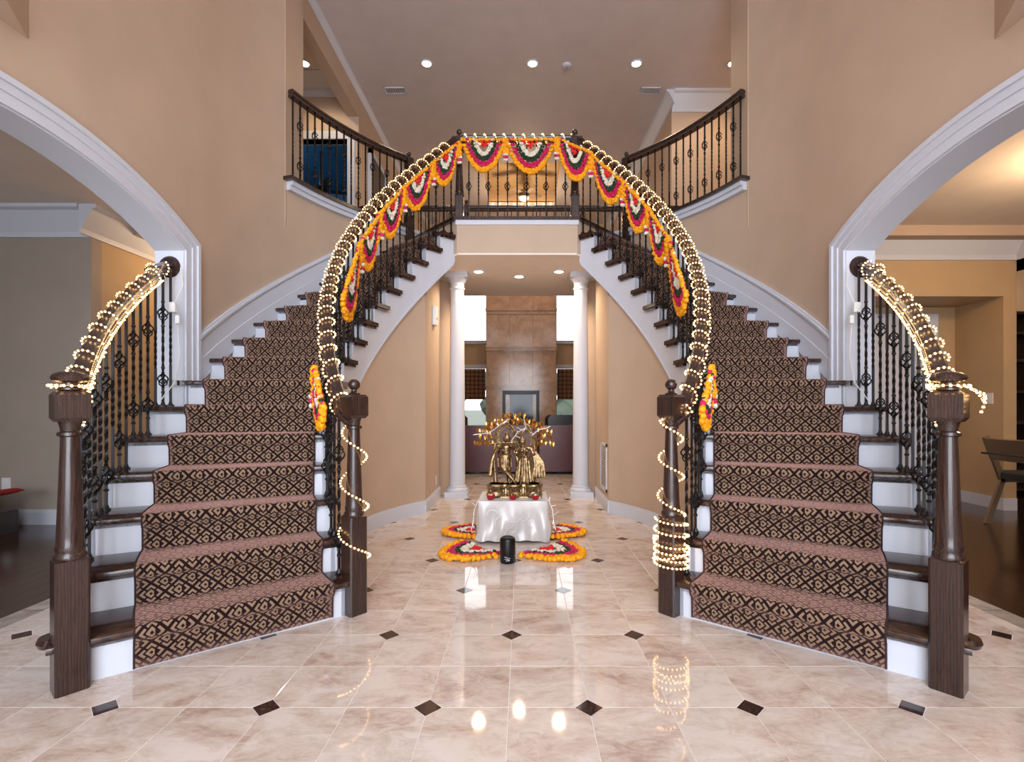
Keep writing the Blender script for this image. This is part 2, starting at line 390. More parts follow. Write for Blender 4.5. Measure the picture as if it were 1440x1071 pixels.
# ------------------------------------------------------------------ walls of the foyer
AZ, AR, AY = -.15, 2.73, 2.5          # arch: centre height, inner radius, centre depth
YA0, YA1 = 1.26, 3.74
def archz(y, R): return AZ+math.sqrt(R*R-(y-AY)**2)
def side_wall(s):
    ys = [YA0+(YA1-YA0)*i/40 for i in range(41)]
    poly = [(FRONT, 0), (YA0, 0)]+[(y, archz(y, AR)) for y in ys]+[(YA1, 0), (CY, 0), (CY, CEILZ), (FRONT, CEILZ)]
    n = len(poly); x0, x1 = s*2.43, s*2.63
    V = [(x0, y, z) for y, z in poly]+[(x1, y, z) for y, z in poly]
    # split in quads above the arch so that the caps stay planar and clean
    F = [(i, (i+1) % n, n+(i+1) % n, n+i) for i in range(n)]+[tuple(range(n)), tuple(range(2*n-1, n-1, -1))]
    o = struct('wall_'+SIDE[s], (V, F), WALL)
    # white lining of the opening and casing on the foyer face
    def strip(Ra, Rb, xa, xb, e0, e1):
        path = [(YA1+e, z) for e, z in ()]
        A = []
        for R, e in ((Ra, e0), (Rb, e1)):
            L = [(YA1+e, .0)]
            m_ = 44; ya, yb = YA1+e, YA0-e
            L += [(ya+(yb-ya)*i/m_, archz(min(max(ya+(yb-ya)*i/m_, AY-R), AY+R), R)) for i in range(m_+1)]
            L += [(YA0-e, 0)]; A.append(L)
        n = len(A[0]); V = [(xa, y, z) for y, z in A[0]]+[(xa, y, z) for y, z in A[1]]+[(xb, y, z) for y, z in A[1]]+[(xb, y, z) for y, z in A[0]]
        F = []
        for i in range(n-1):
            for a, b in ((0, 1), (1, 2), (2, 3), (3, 0)): F.append((a*n+i, a*n+i+1, b*n+i+1, b*n+i))
        F += [(0, n, 2*n, 3*n), (n-1, 2*n-1, 3*n-1, 4*n-1)]
        return V, F
    t = struct('trim_%d' % (1 if s < 0 else 2), strip(AR-.012, AR+.0, s*2.428, s*2.64, -.012, 0), WHITE, True)
    build('casing', strip(AR-.004, AR+.055, s*2.43, s*2.412, -.004, .055), WHITE, t, smooth=True)
    build('casing_band', strip(AR+.055, AR+.10, s*2.43, s*2.402, .055, .10), WHITE, t, smooth=True)
    build('casing_bead', strip(AR+.10, AR+.13, s*2.43, s*2.388, .10, .13), WHITE, t, smooth=True)
    # curved wall beside the flight and below the balcony
    struct('wall_curved_'+SIDE[s], arc(s, 3.193, 3.35, 0, 17.2, 0, CEILZ, 24), WALL, True)
    struct('wall_balcony_'+SIDE[s], arc(s, 3.193, 3.35, 17.2, 60, 0, 3.285, 24), WALL, True)
    p = PP(3.193, 17.2, 0, s)
    struct('wall_pier_'+SIDE[s], join(box(p.x-s*.0, p.x+s*.25, p.y-.02, 5.44, FL2-.3, CEILZ), box(p.x+s*.2, s*7, 5.30, 5.44, FL2-.3, CEILZ)), WALL)
    # bulkhead of the upper floor
    struct('wall_bulkhead_'+SIDE[s], prism([(s*2.43, 2.56), (s*1.95, 1.69), (s*1.95, .6), (s*2.43, .6)], 2.98, CEILZ), WALL)
    # low wall under the flight, seen from the hall
    bot = lambda p: max(.02, NOSE(p)-.50)
    struct('wall_stair_'+SIDE[s], arc(s, 2.168, 2.26, -37, 36.6, 0, lambda p: max(.015, bot(p)-.003), 48), WALL, True)
    struct('baseboard_stair_'+SIDE[s], join(arc(s, 2.150, 2.1675, -28, 36.8, 0, lambda p: min(.115, max(.02, bot(p))), 40), arc(s, 2.156, 2.1675, -26, 36.8, .115, .135, 40)), WHITE, True)
    e = PP(2.165, 36.6, 0, s)
    sl = []
    ys = [e.y+.012+(6.35-e.y-.012)*i/12 for i in range(13)]
    def wtop(y):
        zz = []
        for xx in (e.x, e.x+s*.14):
            dx, dy = abs(xx)+CX, y-CY; ph = math.degrees(math.atan2(dy, dx))
            zz.append(NOSE(ph)-.51 if ph < 47.8 else 2.795)
        return min(min(zz), 2.795)
    for ya, yb in zip(ys, ys[1:]):
        V, F = box(e.x, e.x+s*.14, ya, yb, 0, 1)
        sl.append(([(x, y, (wtop(y) if z else 0)) for x, y, z in V], F))
    struct('wall_hall_'+SIDE[s], join(*sl), WALL)
    struct('baseboard_hall_'+SIDE[s], join(box(e.x-s*.016, e.x+s*.15, e.y-.02, 6.365, 0, .115), box(e.x-s*.010, e.x+s*.145, e.y-.02, 6.36, .115, .135)), WHITE)
for s in (-1, 1): side_wall(s)
# front of the house behind the viewpoint, with its windows
struct('wall_front', join(box(-7, -6.1, FRONT-.2, FRONT, 0, CEILZ), box(-3.7, -1.9, FRONT-.2, FRONT, 0, CEILZ), box(1.9, 3.7, FRONT-.2, FRONT, 0, CEILZ),
    box(6.1, 7, FRONT-.2, FRONT, 0, CEILZ), box(-1.9, 1.9, FRONT-.2, FRONT, 5.3, CEILZ), box(-6.1, -3.7, FRONT-.2, FRONT, 2.7, CEILZ), box(3.7, 6.1, FRONT-.2, FRONT, 2.7, CEILZ),
    box(-6.1, -3.7, FRONT-.2, FRONT, 0, .5), box(3.7, 6.1, FRONT-.2, FRONT, 0, .5), box(-1.9, 1.9, FRONT-.2, FRONT, 0, .2)), WALL)
for n, (xa, xb, za, zb, nx, nz) in enumerate(((-1.9, 1.9, .2, 5.3, 4, 4), (-6.1, -3.7, .5, 2.7, 3, 2), (3.7, 6.1, .5, 2.7, 3, 2))):
    o = struct('window_%d' % (n+4), join(box(xa, xb, FRONT-.14, FRONT-.06, za, za+.06), box(xa, xb, FRONT-.14, FRONT-.06, zb-.06, zb), box(xa, xa+.06, FRONT-.14, FRONT-.06, za, zb), box(xb-.06, xb, FRONT-.14, FRONT-.06, za, zb)), WHITE)
    for i in range(1, nx):
        x = xa+(xb-xa)*i/nx; build('mullion', box(x-.02, x+.02, FRONT-.13, FRONT-.07, za, zb), WHITE, o)
    for i in range(1, nz):
        z = za+(zb-za)*i/nz; build('transom', box(xa, xb, FRONT-.125, FRONT-.075, z-.02, z+.02), WHITE, o)
    build('pane', box(xa, xb, FRONT-.103, FRONT-.097, za, zb), GLASS, o)
struct('wall_outer_left', box(-7.2, -7, FRONT-.2, 13.8, 0, CEILZ), WALLG); struct('wall_outer_right', box(7, 7.2, FRONT-.2, 13.8, 0, CEILZ), WALL)

# ------------------------------------------------------------------ staircases
def rounded_tread(s, k, last=False):
    p0 = PHI(k); Ri = 2.085; Ro = 3.335 if k <= 6 else 3.19
    d = .030
    f = lambda p: p
    pa, pb = p0, p0+5.35+.55
    top = RISE*k
    V, F = [], []
    # cross-section along the run: rounded nosing
    sec = [(.012, -.036), (0.0, -.030), (-.004, -.018), (0.0, -.006), (.010, 0.0)]
    Rs = [Ri+(Ro-Ri)*i/6 for i in range(7)]
    for R in Rs:
        for dx, dz in sec: V.append(PP(R, pa+math.degrees(dx/R), top+dz, s))
        V.append(PP(R, pb, top, s)); V.append(PP(R, pb, top-.036, s))
    n = 7
    for i in range(6):
        for j in range(n): F.append((i*n+j, i*n+(j+1) % n, (i+1)*n+(j+1) % n, (i+1)*n+j))
    F += [tuple(range(n)), tuple(6*n+j for j in range(n-1, -1, -1))]
    # scotia strip below the nosing and below the return at the open end
    cov = arc(s, 2.10, Ro-.02, pa+.62, pa+1.15, top-.054, top-.034, 1)
    ret = arc(s, 2.10, 2.128, pa+.62, pb-.3, top-.054, top-.034, 2)
    lip = [arc(s, 3.17, 3.335, pa, pa+.36, top-.036, top, 1)] if k == 7 else []
    return join((V, F), cov, ret, *lip)
def staircase(s):
    base = PP(2.65, PHI(1), 0, s)
    st = thing('staircase', base, 'curved staircase with dark wood treads and white risers '+WHERE[s], 'staircase')
    for k in range(1, 17):
        build('tread', rounded_tread(s, k), TWOOD, st, smooth=True)
    for k in range(1, 18):
        Ro = 3.29 if k <= 6 else 3.185
        Ri = 2.14
        build('riser', arc(s, Ri, Ro, PHI(k)+.62, PHI(k)+.95, RISE*(k-1), RISE*k-.035, 1), WHITE, st)
    # rounded ends of the first tread around both newels
    for R in (3.315, 2.08):
        c_ = PP(R, PHI(1)+2.2, 0, s)
        build('bullnose', lathe([(.0, RISE-.036), (.055, RISE-.036), (.062, RISE-.018), (.055, RISE), (0, RISE)], 20, (c_.x, c_.y, 0)), TWOOD, st, smooth=True)
    # inner stringer, saw-toothed under the treads
    parts = []
    for k in range(1, 17):
        a, b = PHI(k)+.62, PHI(k+1)+.64
        parts.append(arc(s, 2.13, 2.165, a, b, lambda p: max(0.0, NOSE(p)-.50), RISE*k-.034, 3))
    build('inner_stringer', join(*parts), WHITE, st)
    build('stringer_edge', arc(s, 2.122, 2.163, -5, 46.4, lambda p: max(0, NOSE(p)-.515), lambda p: max(.02, NOSE(p)-.495), 40), WHITE, st)
    parts = []
    for k in range(1, 7):
        a, b = PHI(k)+.62, (PHI(k+1)+.64 if k < 6 else PHI(7)+.2)
        parts.append(arc(s, 3.255, 3.29, a, b, 0, RISE*k-.034, 3))
    build('outer_stringer', join(*parts), WHITE, st)
    # plaster underside
    build('soffit', arc(s, 2.168, 3.19, -6, 47.2, lambda p: max(.05, NOSE(p)-.50), lambda p: max(.08, NOSE(p)-.42), 40), WALL, st)
    # skirt along the curved wall
    build('wall_skirt', arc(s, 3.172, 3.192, -4.1, 40.5, lambda p: NOSE(p)-.12, lambda p: NOSE(p)+.05, 40), WHITE, st, smooth=True)
    build('wall_skirt_upper', arc(s, 3.178, 3.192, -4.1, 40.5, lambda p: NOSE(p)+.05, lambda p: NOSE(p)+.215, 40), WHITE, st, smooth=True)
    build('skirt_cap', join(arc(s, 3.160, 3.192, -4.1, 40.5, lambda p: NOSE(p)+.215, lambda p: NOSE(p)+.235, 40), arc(s, 3.170, 3.192, -4.1, 40.5, lambda p: NOSE(p)+.235, lambda p: NOSE(p)+.255, 40)), WHITE, st)
    # runner
    Rs = [2.22+(3.055-2.22)*i/16 for i in range(17)]
    V, F, UV = [], [], []
    rows = []   # (phi function of R, z, v)
    vv = 0
    for k in range(1, 17):
        zt = RISE*k; z0 = RISE*(k-1)
        pk = PHI(k)
        # riser foot, riser top, under nosing, nosing roll, tread
        for dx, dz, dv in ((.014, .012, .0), (.013, .07, .06), (.010, RISE-.066, RISE-.13), (-.008, RISE-.050, .025), (-.016, RISE-.034, .018), (-.018, RISE-.010, .018), (-.012, RISE+.008, .017), (.006, RISE+.012, .018)):
            vv += dv; rows.append((pk, dx, z0+dz, vv))
        for fr in (.35, .7, 1.0):
            rows.append((pk+5.35*fr, .013 if fr == 1 else .01, zt+.011, vv+.247*fr))
        vv += .247
    for pk, dx, z, v in rows:
        for R in Rs:
            V.append(PP(R, pk+math.degrees(dx/R), z, s)); UV.append(((R-2.22)*1.0, v))
    n = len(Rs)
    for j in range(len(rows)-1):
        for i in range(n-1): F.append((j*n+i, j*n+i+1, (j+1)*n+i+1, (j+1)*n+i))
    me = mesh('stair_runner', [Vector(v)-base for v in V], F, 'all', UV)
    o = put('stair_runner', me, CARPET, None, base)
    up = max(me.polygons, key=lambda f: abs(f.normal.z))
    if up.normal.z < 0: me.flip_normals()
    md = o.modifiers.new('thickness', 'SOLIDIFY'); md.thickness = .005; md.offset = -1
    tag(o, 'brown lattice-patterned carpet runner on the staircase '+WHERE[s], 'carpet runner')
    for R in (2.216, 3.059):
        P = [PP(R, pk+math.degrees(dx/R), z, s) for pk, dx, z, v in rows]
        build('binding', tube(P, .0045, 5), mat_bind, o)
    return st
mat_bind = mat('maroon_binding', (.035, .012, .012), .9)
for s in (-1, 1): staircase(s)

# ------------------------------------------------------------------ iron balusters, newels, handrails
def bar_mesh(h, kind):
    """square iron bar with twisted section(s)"""
    a = .0065; segs = []
    if kind == 'basket2': tw = (.24, .66)
    else: tw = (.30, .60)
    zs = [0, tw[0]*h]
    n = 18; turns = 3.0
    rings = [(0, 0), (tw[0]*h, 0)]+[(h*(tw[0]+(tw[1]-tw[0])*i/n), turns*PI*i/n) for i in range(1, n+1)]+[(h, turns*PI)]
    V, F = [], []
    for z, t in rings:
        for i in range(4):
            an = t+PI/4+i*PI/2; V.append((a*1.414*math.cos(an), a*1.414*math.sin(an), z))
    for j in range(len(rings)-1):
        for i in range(4): F.append((j*4+i, j*4+(i+1) % 4, j*4+4+(i+1) % 4, j*4+4+i))
    F += [(3, 2, 1, 0), tuple(4*(len(rings)-1)+i for i in range(4))]
    VF = (V, F)
    if kind == 'basket2':
        for f in (.20, .70):
            VF = join(VF, lathe([(.008, -.008), (.0125, -.004), (.0125, .004), (.008, .008)], 8, (0, 0, f*h-.085)), lathe([(.008, -.008), (.0125, -.004), (.0125, .004), (.008, .008)], 8, (0, 0, f*h+.085)))
    me = mesh('baluster', VF[0], VF[1]); me.materials.append(IRON); return me
def basket_mesh():
    parts = []
    for w_ in range(4):
        P = []
        for i in range(11):
            u = i/10; an = w_*PI/2+u*PI*1.0; r = .027*math.sin(PI*u)**.75+.004
            P.append((r*math.cos(an), r*math.sin(an), -.046+.092*u))
        parts.append(tube(P, .0046, 4))
    parts += [lathe([(.006, -.058), (.012, -.053), (.007, -.044)], 8), lathe([(.007, .044), (.012, .053), (.006, .058)], 8)]
    VF = join(*parts); me = mesh('basket', VF[0], VF[1], True); me.materials.append(IRON); return me
BASKET = basket_mesh()
VF = join(box(-.017, .017, -.017, .017, 0, .012), lathe([(.016, .012), (.013, .02), (.009, .034)], 8)); SHOE = mesh('shoe', VF[0], VF[1]); SHOE.materials.append(IRON)
BM = {}
def baluster(parent, p, ztop, kind, rot=0, shoe=True):
    h = round(ztop-p.z, 2); key = (h, kind)
    if key not in BM: BM[key] = bar_mesh(h, kind)
    o = put('baluster', BM[key], None, parent, p); o.rotation_euler.z = rot
    if kind == 'basket2': fs = (.20, .70)
    elif kind == 'basket1': fs = (.42,)
    else: fs = ()
    for f in fs:
        q = put('basket', BASKET, None, o, (p.x, p.y, p.z+f*h))
    if shoe: put('shoe', SHOE, None, o, (p.x, p.y, p.z))
    return o
def newel(parent, p, rz, low, neck, top, block=.108, style='mushroom', ball=.030):
    """square plinth, turned tapered shaft, square head block with chamfers, finial; heights above p"""
    x, y, z = p; b = block
    shaft = [(.052, low-.004), (.054, low+.012), (.046, low+.025), (.049, low+.04), (.045, low+.055), (.044, low+.09), (.031, neck-.075), (.031, neck-.06), (.042, neck-.055), (.042, neck-.043), (.031, neck-.037), (.033, neck-.022), (.040, neck+.004)]
    VF = join(cbox(x, y, z, b, b, low, .008, rz), xf(lathe(shaft, 24), Matrix.Translation(p)))
    post = build('newel_post', VF, DWOOD, parent, (x, y, z), True)
    a = b/2*1.03; k = .72
    hb = []
    for zz, sc in ((neck, .80), (neck+.016, 1), (top-.014, 1), (top, .80)):
        hb.append([(sc*a*u, sc*a*v, zz) for u, v in ((-1, -1), (1, -1), (1, 1), (-1, 1))])
    V = [q for r in hb for q in r]; F = [(3, 2, 1, 0), (12, 13, 14, 15)]
    for j in range(3):
        for i in range(4): F.append((4*j+i, 4*j+(i+1) % 4, 4*j+4+(i+1) % 4, 4*j+4+i))
    build('head_block', xf((V, F), Matrix.Translation(p) @ Matrix.Rotation(rz, 4, 'Z')), DWOOD, post)
    if style == 'mushroom':
        pr = [(.030, top-.004), (.040, top+.006), (.040, top+.014), (.026, top+.02), (.026, top+.034), (.056, top+.042), (.062, top+.054), (.055, top+.068), (.034, top+.078), (.0, top+.081)]
    else:
        r = ball; pr = [(.030, top-.004), (.034, top+.006), (.020, top+.014), (.016, top+.024)]+[(r*math.sin(PI*(i+1.2)/8.2)+.002, top+.024+r*(1-math.cos(PI*(i+1.2)/8.2))) for i in range(7)]+[(.0, top+.024+2*r)]
    build('finial', xf(lathe(pr, 24), Matrix.Translation(p)), DWOOD, post, smooth=True)
    return post
RAILP = [(-.031, -.030), (.031, -.030), (.031, -.012), (.024, -.004), (.034, .008), (.034, .022), (.022, .034), (-.022, .034), (-.034, .022), (-.034, .008), (-.024, -.004), (-.031, -.012)]
def Rin(phi): return 2.14 if phi < 30 else 2.14-.055*(phi-30)/17.5
HR = .86
IN_PATH, OUT_PATH = {}, {}
for s in (-1, 1):
    # inner rail of the flight
    n0 = Vector((s*.873, 2.80, 0)); n1 = Vector((s*.64, 5.64, FL2))
    path = [Vector((n0.x, n0.y, NOSE(-39)+HR-.02))]+[PP(Rin(p), p, NOSE(p)+HR-.03*math.exp(-(p+38)/4), s) for p in [-37.2+i*1.5 for i in range(56)]]+[Vector((n1.x+s*.035, n1.y-.052, FL2+HR+.005))]
    IN_PATH[s] = path
    rl = thing('inner_stair_railing', n0, 'iron and wood railing along the inner edge of the staircase '+WHERE[s], 'railing')
    newel(rl, (n0.x, n0.y, 0), s*R_(39.4), .54, 1.07, 1.20, .105, 'ball', .031)
    build('handrail', sweep(path, RAILP), DWOOD, rl, smooth=True)
    cnt = 0
    for k in range(1, 17):
        for j, fr in enumerate((.24, .72)):
            if k == 1 and j == 0: continue
            ph = PHI(k)+5.35*fr; p = PP(Rin(ph), ph, RISE*k, s)
            baluster(rl, p, NOSE(ph)+HR-.025, 'basket2' if cnt % 2 == 0 else 'plain', R_(ph)*s); cnt += 1
    # outer railing of the open lower steps
    n2 = Vector((s*1.77, 2.05, 0)); ros = Vector((s*2.53, YA1-.035, 2.155))
    phr = [-37+i*1.5 for i in range(18)]
    opath = [Vector((n2.x, n2.y, NOSE(-39)+HR))]+[PP(3.262, p, NOSE(p)+HR-.03*math.exp(-(p+37)/5), s) for p in phr if p < -10]+[Vector((s*2.49, 3.48, 2.05)), ros]
    OUT_PATH[s] = opath
    ro = thing('outer_stair_railing', n2, 'short railing from the floor up to the arch jamb '+WHERE[s], 'railing')
    newel(ro, (n2.x, n2.y, 0), s*R_(39.4), .53, 1.075, 1.197, .110, 'mushroom')
    build('handrail', sweep(opath, RAILP), DWOOD, ro, smooth=True)
    build('rosette', xf(lathe([(.0, 0), (.078, 0), (.080, .012), (.068, .026), (.0, .03)], 24), Matrix.Translation((ros.x, YA1-.006, ros.z)) @ Matrix.Rotation(PI/2, 4, 'X')), DWOOD, ro, smooth=True)
    cnt = 0
    for k in range(1, 7):
        for j, fr in enumerate((.17, .50, .83)):
            if k == 1 and j == 0: continue
            ph = PHI(k)+5.35*fr; p = PP(3.262, ph, RISE*k, s)
            zt = min(NOSE(ph)+HR-.03, 2.10)
            baluster(ro, p, zt, 'basket2' if (cnt % 2 == 1) else 'plain', R_(ph)*s); cnt += 1
    # balcony railing above the curved wall
    q0 = PP(3.14, 47.2, 3.40, s)
    rb = thing('balcony_railing', q0, 'curved upper balcony railing with iron balusters '+('in front of the blue room doorway' if s < 0 else 'in front of the plain tan upstairs wall'), 'railing')
    build('base_cap', arc(s, 3.085, 3.215, 16.4, 47.5, 3.365, 3.40, 24), DWOOD, rb, smooth=True)
    ps = [17.2+i*1.25 for i in range(25)]
    build('handrail', sweep([PP(3.14, p, 4.235, s) for p in ps], [(a*1.1, b*1.15) for a, b in RAILP]), DWOOD, rb, smooth=True)
    for i in range(16):
        ph = 17.7+i*1.83; baluster(rb, PP(3.14, ph, 3.40, s), 4.21, 'basket2' if i % 2 == 1 else 'plain', R_(ph)*s, shoe=False)
    newel(rb, tuple(q0-Vector((0, 0, .18))), s*R_(45), .30, .90, 1.04, .085, 'ball', .026)
    tb = struct('trim_%d' % (3 if s < 0 else 4), join(arc(s, 3.115, 3.36, 17.2, 60, 3.325, 3.366, 24), arc(s, 3.145, 3.36, 17.2, 60, 3.28, 3.326, 24)), WHITE, True)
# landing railing
lr = thing('landing_railing', (0, 5.62, FL2), 'straight iron and wood railing with two newels above the columned hall', 'railing')
for s in (-1, 1): newel(lr, (s*.64, 5.64, FL2), 0, .25, .74, .90, .092, 'ball', .032)
LPATH = [Vector((-.64+1.28*i/12, 5.64, FL2+HR+.02)) for i in range(13)]
build('handrail', sweep(LPATH, RAILP), DWOOD, lr, smooth=True)
for i in range(11):
    x = -.535+i*.107; baluster(lr, Vector((x, 5.64, FL2)), FL2+HR-.01, 'basket1' if i % 2 == 0 else 'plain', 0, shoe=False)
# far side railing of the bridge
fr_ = thing('bridge_railing', (0, 7.62, FL2), 'dark railing on the far side of the upstairs bridge', 'railing')
build('handrail', sweep([Vector((-2.4, 7.62, 4.09)), Vector((2.4, 7.62, 4.09))], [(a, b*1.2) for a, b in RAILP]), DWOOD, fr_, smooth=True)
for i in range(45):
    x = -2.35+i*.107; baluster(fr_, Vector((x, 7.62, FL2)), 4.07, 'plain', 0, shoe=False)
newel(fr_, (-.78, 7.62, FL2), 0, .3, .78, .93, .085, 'ball', .028)
newel(fr_, (.84, 7.62, FL2), 0, .3, .70, .86, .085, 'ball', .028)

# ------------------------------------------------------------------ bridge, upper floor, ceilings
lw = .665
outl = [(-lw, 5.60), (lw, 5.60)]
bp = [PP(3.25, 47.3, 0, 1), PP(3.25, 60, 0, 1)]
poly = [(-lw, 5.60), (lw, 5.60), (bp[0].x, bp[0].y), (2.45, 6.9), (2.45, 7.7), (-2.45, 7.7), (-2.45, 6.9), (-bp[0].x, bp[0].y)]
br = struct('floor_bridge', prism(poly, 2.82, FL2-.03), WALL)
build('nosing', prism([(-lw-.03, 5.57), (lw+.03, 5.57), (bp[0].x+.02, bp[0].y-.04), (bp[0].x, bp[0].y+.04), (lw, 5.68), (-lw, 5.68), (-bp[0].x, bp[0].y+.04), (-bp[0].x-.02, bp[0].y-.04)], FL2-.035, FL2), TWOOD, br)
build('fascia_trim', box(-lw-.012, lw+.012, 5.585, 5.602, FL2-.085, FL2-.035), WHITE, br)
build('ceiling_panel', prism([(-.655, 5.602), (.655, 5.602), (.97, 5.95), (.97, 6.36), (2.44, 6.5), (2.44, 7.7), (-2.44, 7.7), (-2.44, 6.5), (-.97, 6.36), (-.97, 5.95)], 2.80, 2.825), CEILH, br)
struct('floor_upper_left', box(-7, -2.45, 5.3, 13.7, 3.02, FL2), WALL); struct('floor_upper_right', box(2.45, 7, 5.3, 13.7, 3.02, FL2), WALL)
TX0, TX1, TY0, TY1 = -.74, .84, 10.1, 12.3
ce = struct('ceiling', join(box(-7, 7, FRONT-.2, TY0, CEILZ, CEILZ+.12), box(-7, TX0, TY0, TY1, CEILZ, CEILZ+.12), box(TX1, 7, TY0, TY1, CEILZ, CEILZ+.12), box(-7, 7, TY1, 13.8, CEILZ, CEILZ+.12)), CEIL)
build('tray', join(box(TX0-.05, TX1+.05, TY0-.05, TY1+.05, CEILZ+.36, CEILZ+.42), box(TX0-.05, TX0, TY0, TY1, CEILZ+.1, CEILZ+.38), box(TX1, TX1+.05, TY0, TY1, CEILZ+.1, CEILZ+.38), box(TX0, TX1, TY1, TY1+.05, CEILZ+.1, CEILZ+.38), box(TX0, TX1, TY0-.05, TY0, CEILZ+.1, CEILZ+.38)), WALLY, ce)
for i in range(9):
    x = TX0+.09+(TX1-TX0-.18)*i/8
    o = build('cove_lamp', cbox(x, TY1-.05, CEILZ+.02, .035, .03, .03), COVE, ce)
    point('cove_glow', (x, TY1-.06, CEILZ+.08), .16, (1, .6, .25), .02)
def crown(p0, p1, z, nx, ny, h=.2, d=.12):
    pr = [(0, -h), (d*.12, -h), (d*.15, -h*.82), (d*.5, -h*.45), (d*.75, -h*.18), (d, -h*.12), (d, 0), (0, 0)]
    V, F = [], []
    for p in (p0, p1):
        for a, b in pr: V.append((p[0]+nx*a, p[1]+ny*a, z+b))
    n = len(pr); F = [(i, (i+1) % n, n+(i+1) % n, n+i) for i in range(n)]+[tuple(range(n)), tuple(range(2*n-1, n-1, -1))]
    return V, F
struct('wall_upper_left', join(box(-7, -3.45, 7.8, 7.949, FL2, CEILZ), box(-2.62, -2.45, 7.8, 7.95, FL2, CEILZ), box(-3.45, -2.62, 7.8, 7.95, 5.22, CEILZ)), WALL)
dcase = struct('trim_5', join(box(-3.55, -3.45, 7.78, 7.97, FL2, 5.22), box(-2.62, -2.51, 7.78, 7.97, FL2, 5.22), box(-3.55, -2.51, 7.775, 7.97, 5.22, 5.34)), WHITE)
struct('wall_blue_room', join(box(-6, -2.46, 11.4, 11.5, FL2, CEILZ), box(-6.05, -5.95, 7.95, 11.5, FL2, CEILZ), box(-2.56, -2.46, 7.97, 11.5, FL2, CEILZ), box(-6, -2.5, 7.96, 11.4, CEILZ-.02, CEILZ-.005)), TEAL)
struct('wall_upper_right', box(2.38, 7, 7.9, 8.05, FL2, CEILZ), WALL)
struct('trim_6', join(crown((2.38, 7.9), (7, 7.9), CEILZ, 0, -1, .27, .18), crown((2.38, 7.75), (2.38, 13.7), CEILZ, -1, 0, .2, .12)), WHITE)
struct('trim_7', join(crown((-2.45, 5.44), (-2.45, 13.7), CEILZ, 1, 0, .09, .06), crown((-7, 7.8), (-2.6, 7.8), CEILZ, 0, -1, .09, .06)), WHITE)
struct('wall_beam', box(-2.62, -2.45, 5.442, 7.8, 5.57, CEILZ), WALL)
struct('wall_great_left', box(-2.6, -2.45, 7.95, 13.5, 0, CEILZ), WALL); struct('wall_great_right', box(2.38, 2.6, 8.05, 13.5, 0, CEILZ), WALL)
struct('wall_under_left', box(-2.6, -2.45, 6.3, 7.95, 0, 2.82), WALL); struct('wall_under_right', box(2.45, 2.6, 6.3, 8.05, 0, 2.82), WALL)
d1 = struct('door_1', box(-2.452, -2.41, 8.35, 9.15, FL2, 5.25), DWOOD)
for a, b in ((8.27, 8.35), (9.15, 9.23)): build('casing', box(-2.452, -2.40, a, b, FL2, 5.33), WHITE, d1)
build('casing', box(-2.452, -2.40, 8.27, 9.23, 5.25, 5.33), WHITE, d1)

# ------------------------------------------------------------------ lower side rooms
struct('ceiling_left_room', box(-7, -2.63, FRONT, 7.6, 3.02, 3.12), CEILH); struct('ceiling_right_room', box(2.63, 7, FRONT, 8.6, 3.02, 3.12), CEILH)
struct('wall_stool_room', join(box(-7, -4.08, 4.88, 5.0, 0, 3.02)), WALLG)
struct('wall_stool_recess', join(box(-4.2, -4.08, 5.0, 7.5, 0, 3.02), box(-4.2, -2.4, 7.5, 7.62, 0, 3.02)), WALLY)
struct('trim_8', join(crown((-7, 4.88), (-4.08, 4.88), 3.02, 0, -1, .27, .16), crown((-4.08, 4.74), (-4.08, 7.5), 3.02, 1, 0, .27, .16)), WHITE)
struct('baseboard_left', join(box(-7, -4.066, 4.864, 4.88, 0, .12), box(-7, -4.07, 4.87, 4.88, .12, .145), box(-4.08, -4.064, 4.87, 7.5, 0, .12)), WHITE)
struct('wall_dining', join(box(2.4, 5.30, 5.54, 5.66, 2.33, 3.02), box(5.30, 5.42, 5.54, 6.16, 0, 3.02), box(2.4, 2.75, 5.54, 5.66, 0, 2.33), box(2.4, 5.30, 6.16, 6.28, 0, 2.33), box(2.4, 5.30, 5.66, 6.28, 2.33, 2.45), box(5.42, 5.5, 5.6, 8.5, 0, 3.02), box(5.4, 7, 8.4, 8.5, 0, 3.02)), WALLY)
struct('trim_9', join(crown((2.4, 5.54), (5.42, 5.54), 3.02, 0, -1, .30, .17), crown((5.42, 5.40), (5.42, 8.4), 3.02, 1, 0, .30, .17), crown((5.42, 8.4), (7, 8.4), 3.02, 0, -1, .3, .17)), WHITE)
struct('baseboard_right', join(box(5.284, 5.30, 5.54, 6.16, 0, .13), box(5.284, 5.436, 5.524, 5.54, 0, .13), box(5.42, 5.436, 5.54, 8.4, 0, .13), box(4.3, 5.3, 6.144, 6.16, 0, .13)), WHITE)
d3 = struct('door_3', box(4.2, 4.95, 6.11, 6.16, 0, 2.14), WHITE)
build('casing', box(4.95, 5.05, 6.10, 6.162, 0, 2.14), WHITE, d3); build('casing', box(4.1, 4.2, 6.10, 6.162, 0, 2.14), WHITE, d3); build('casing', box(4.1, 5.05, 6.10, 6.162, 2.14, 2.24), WHITE, d3)

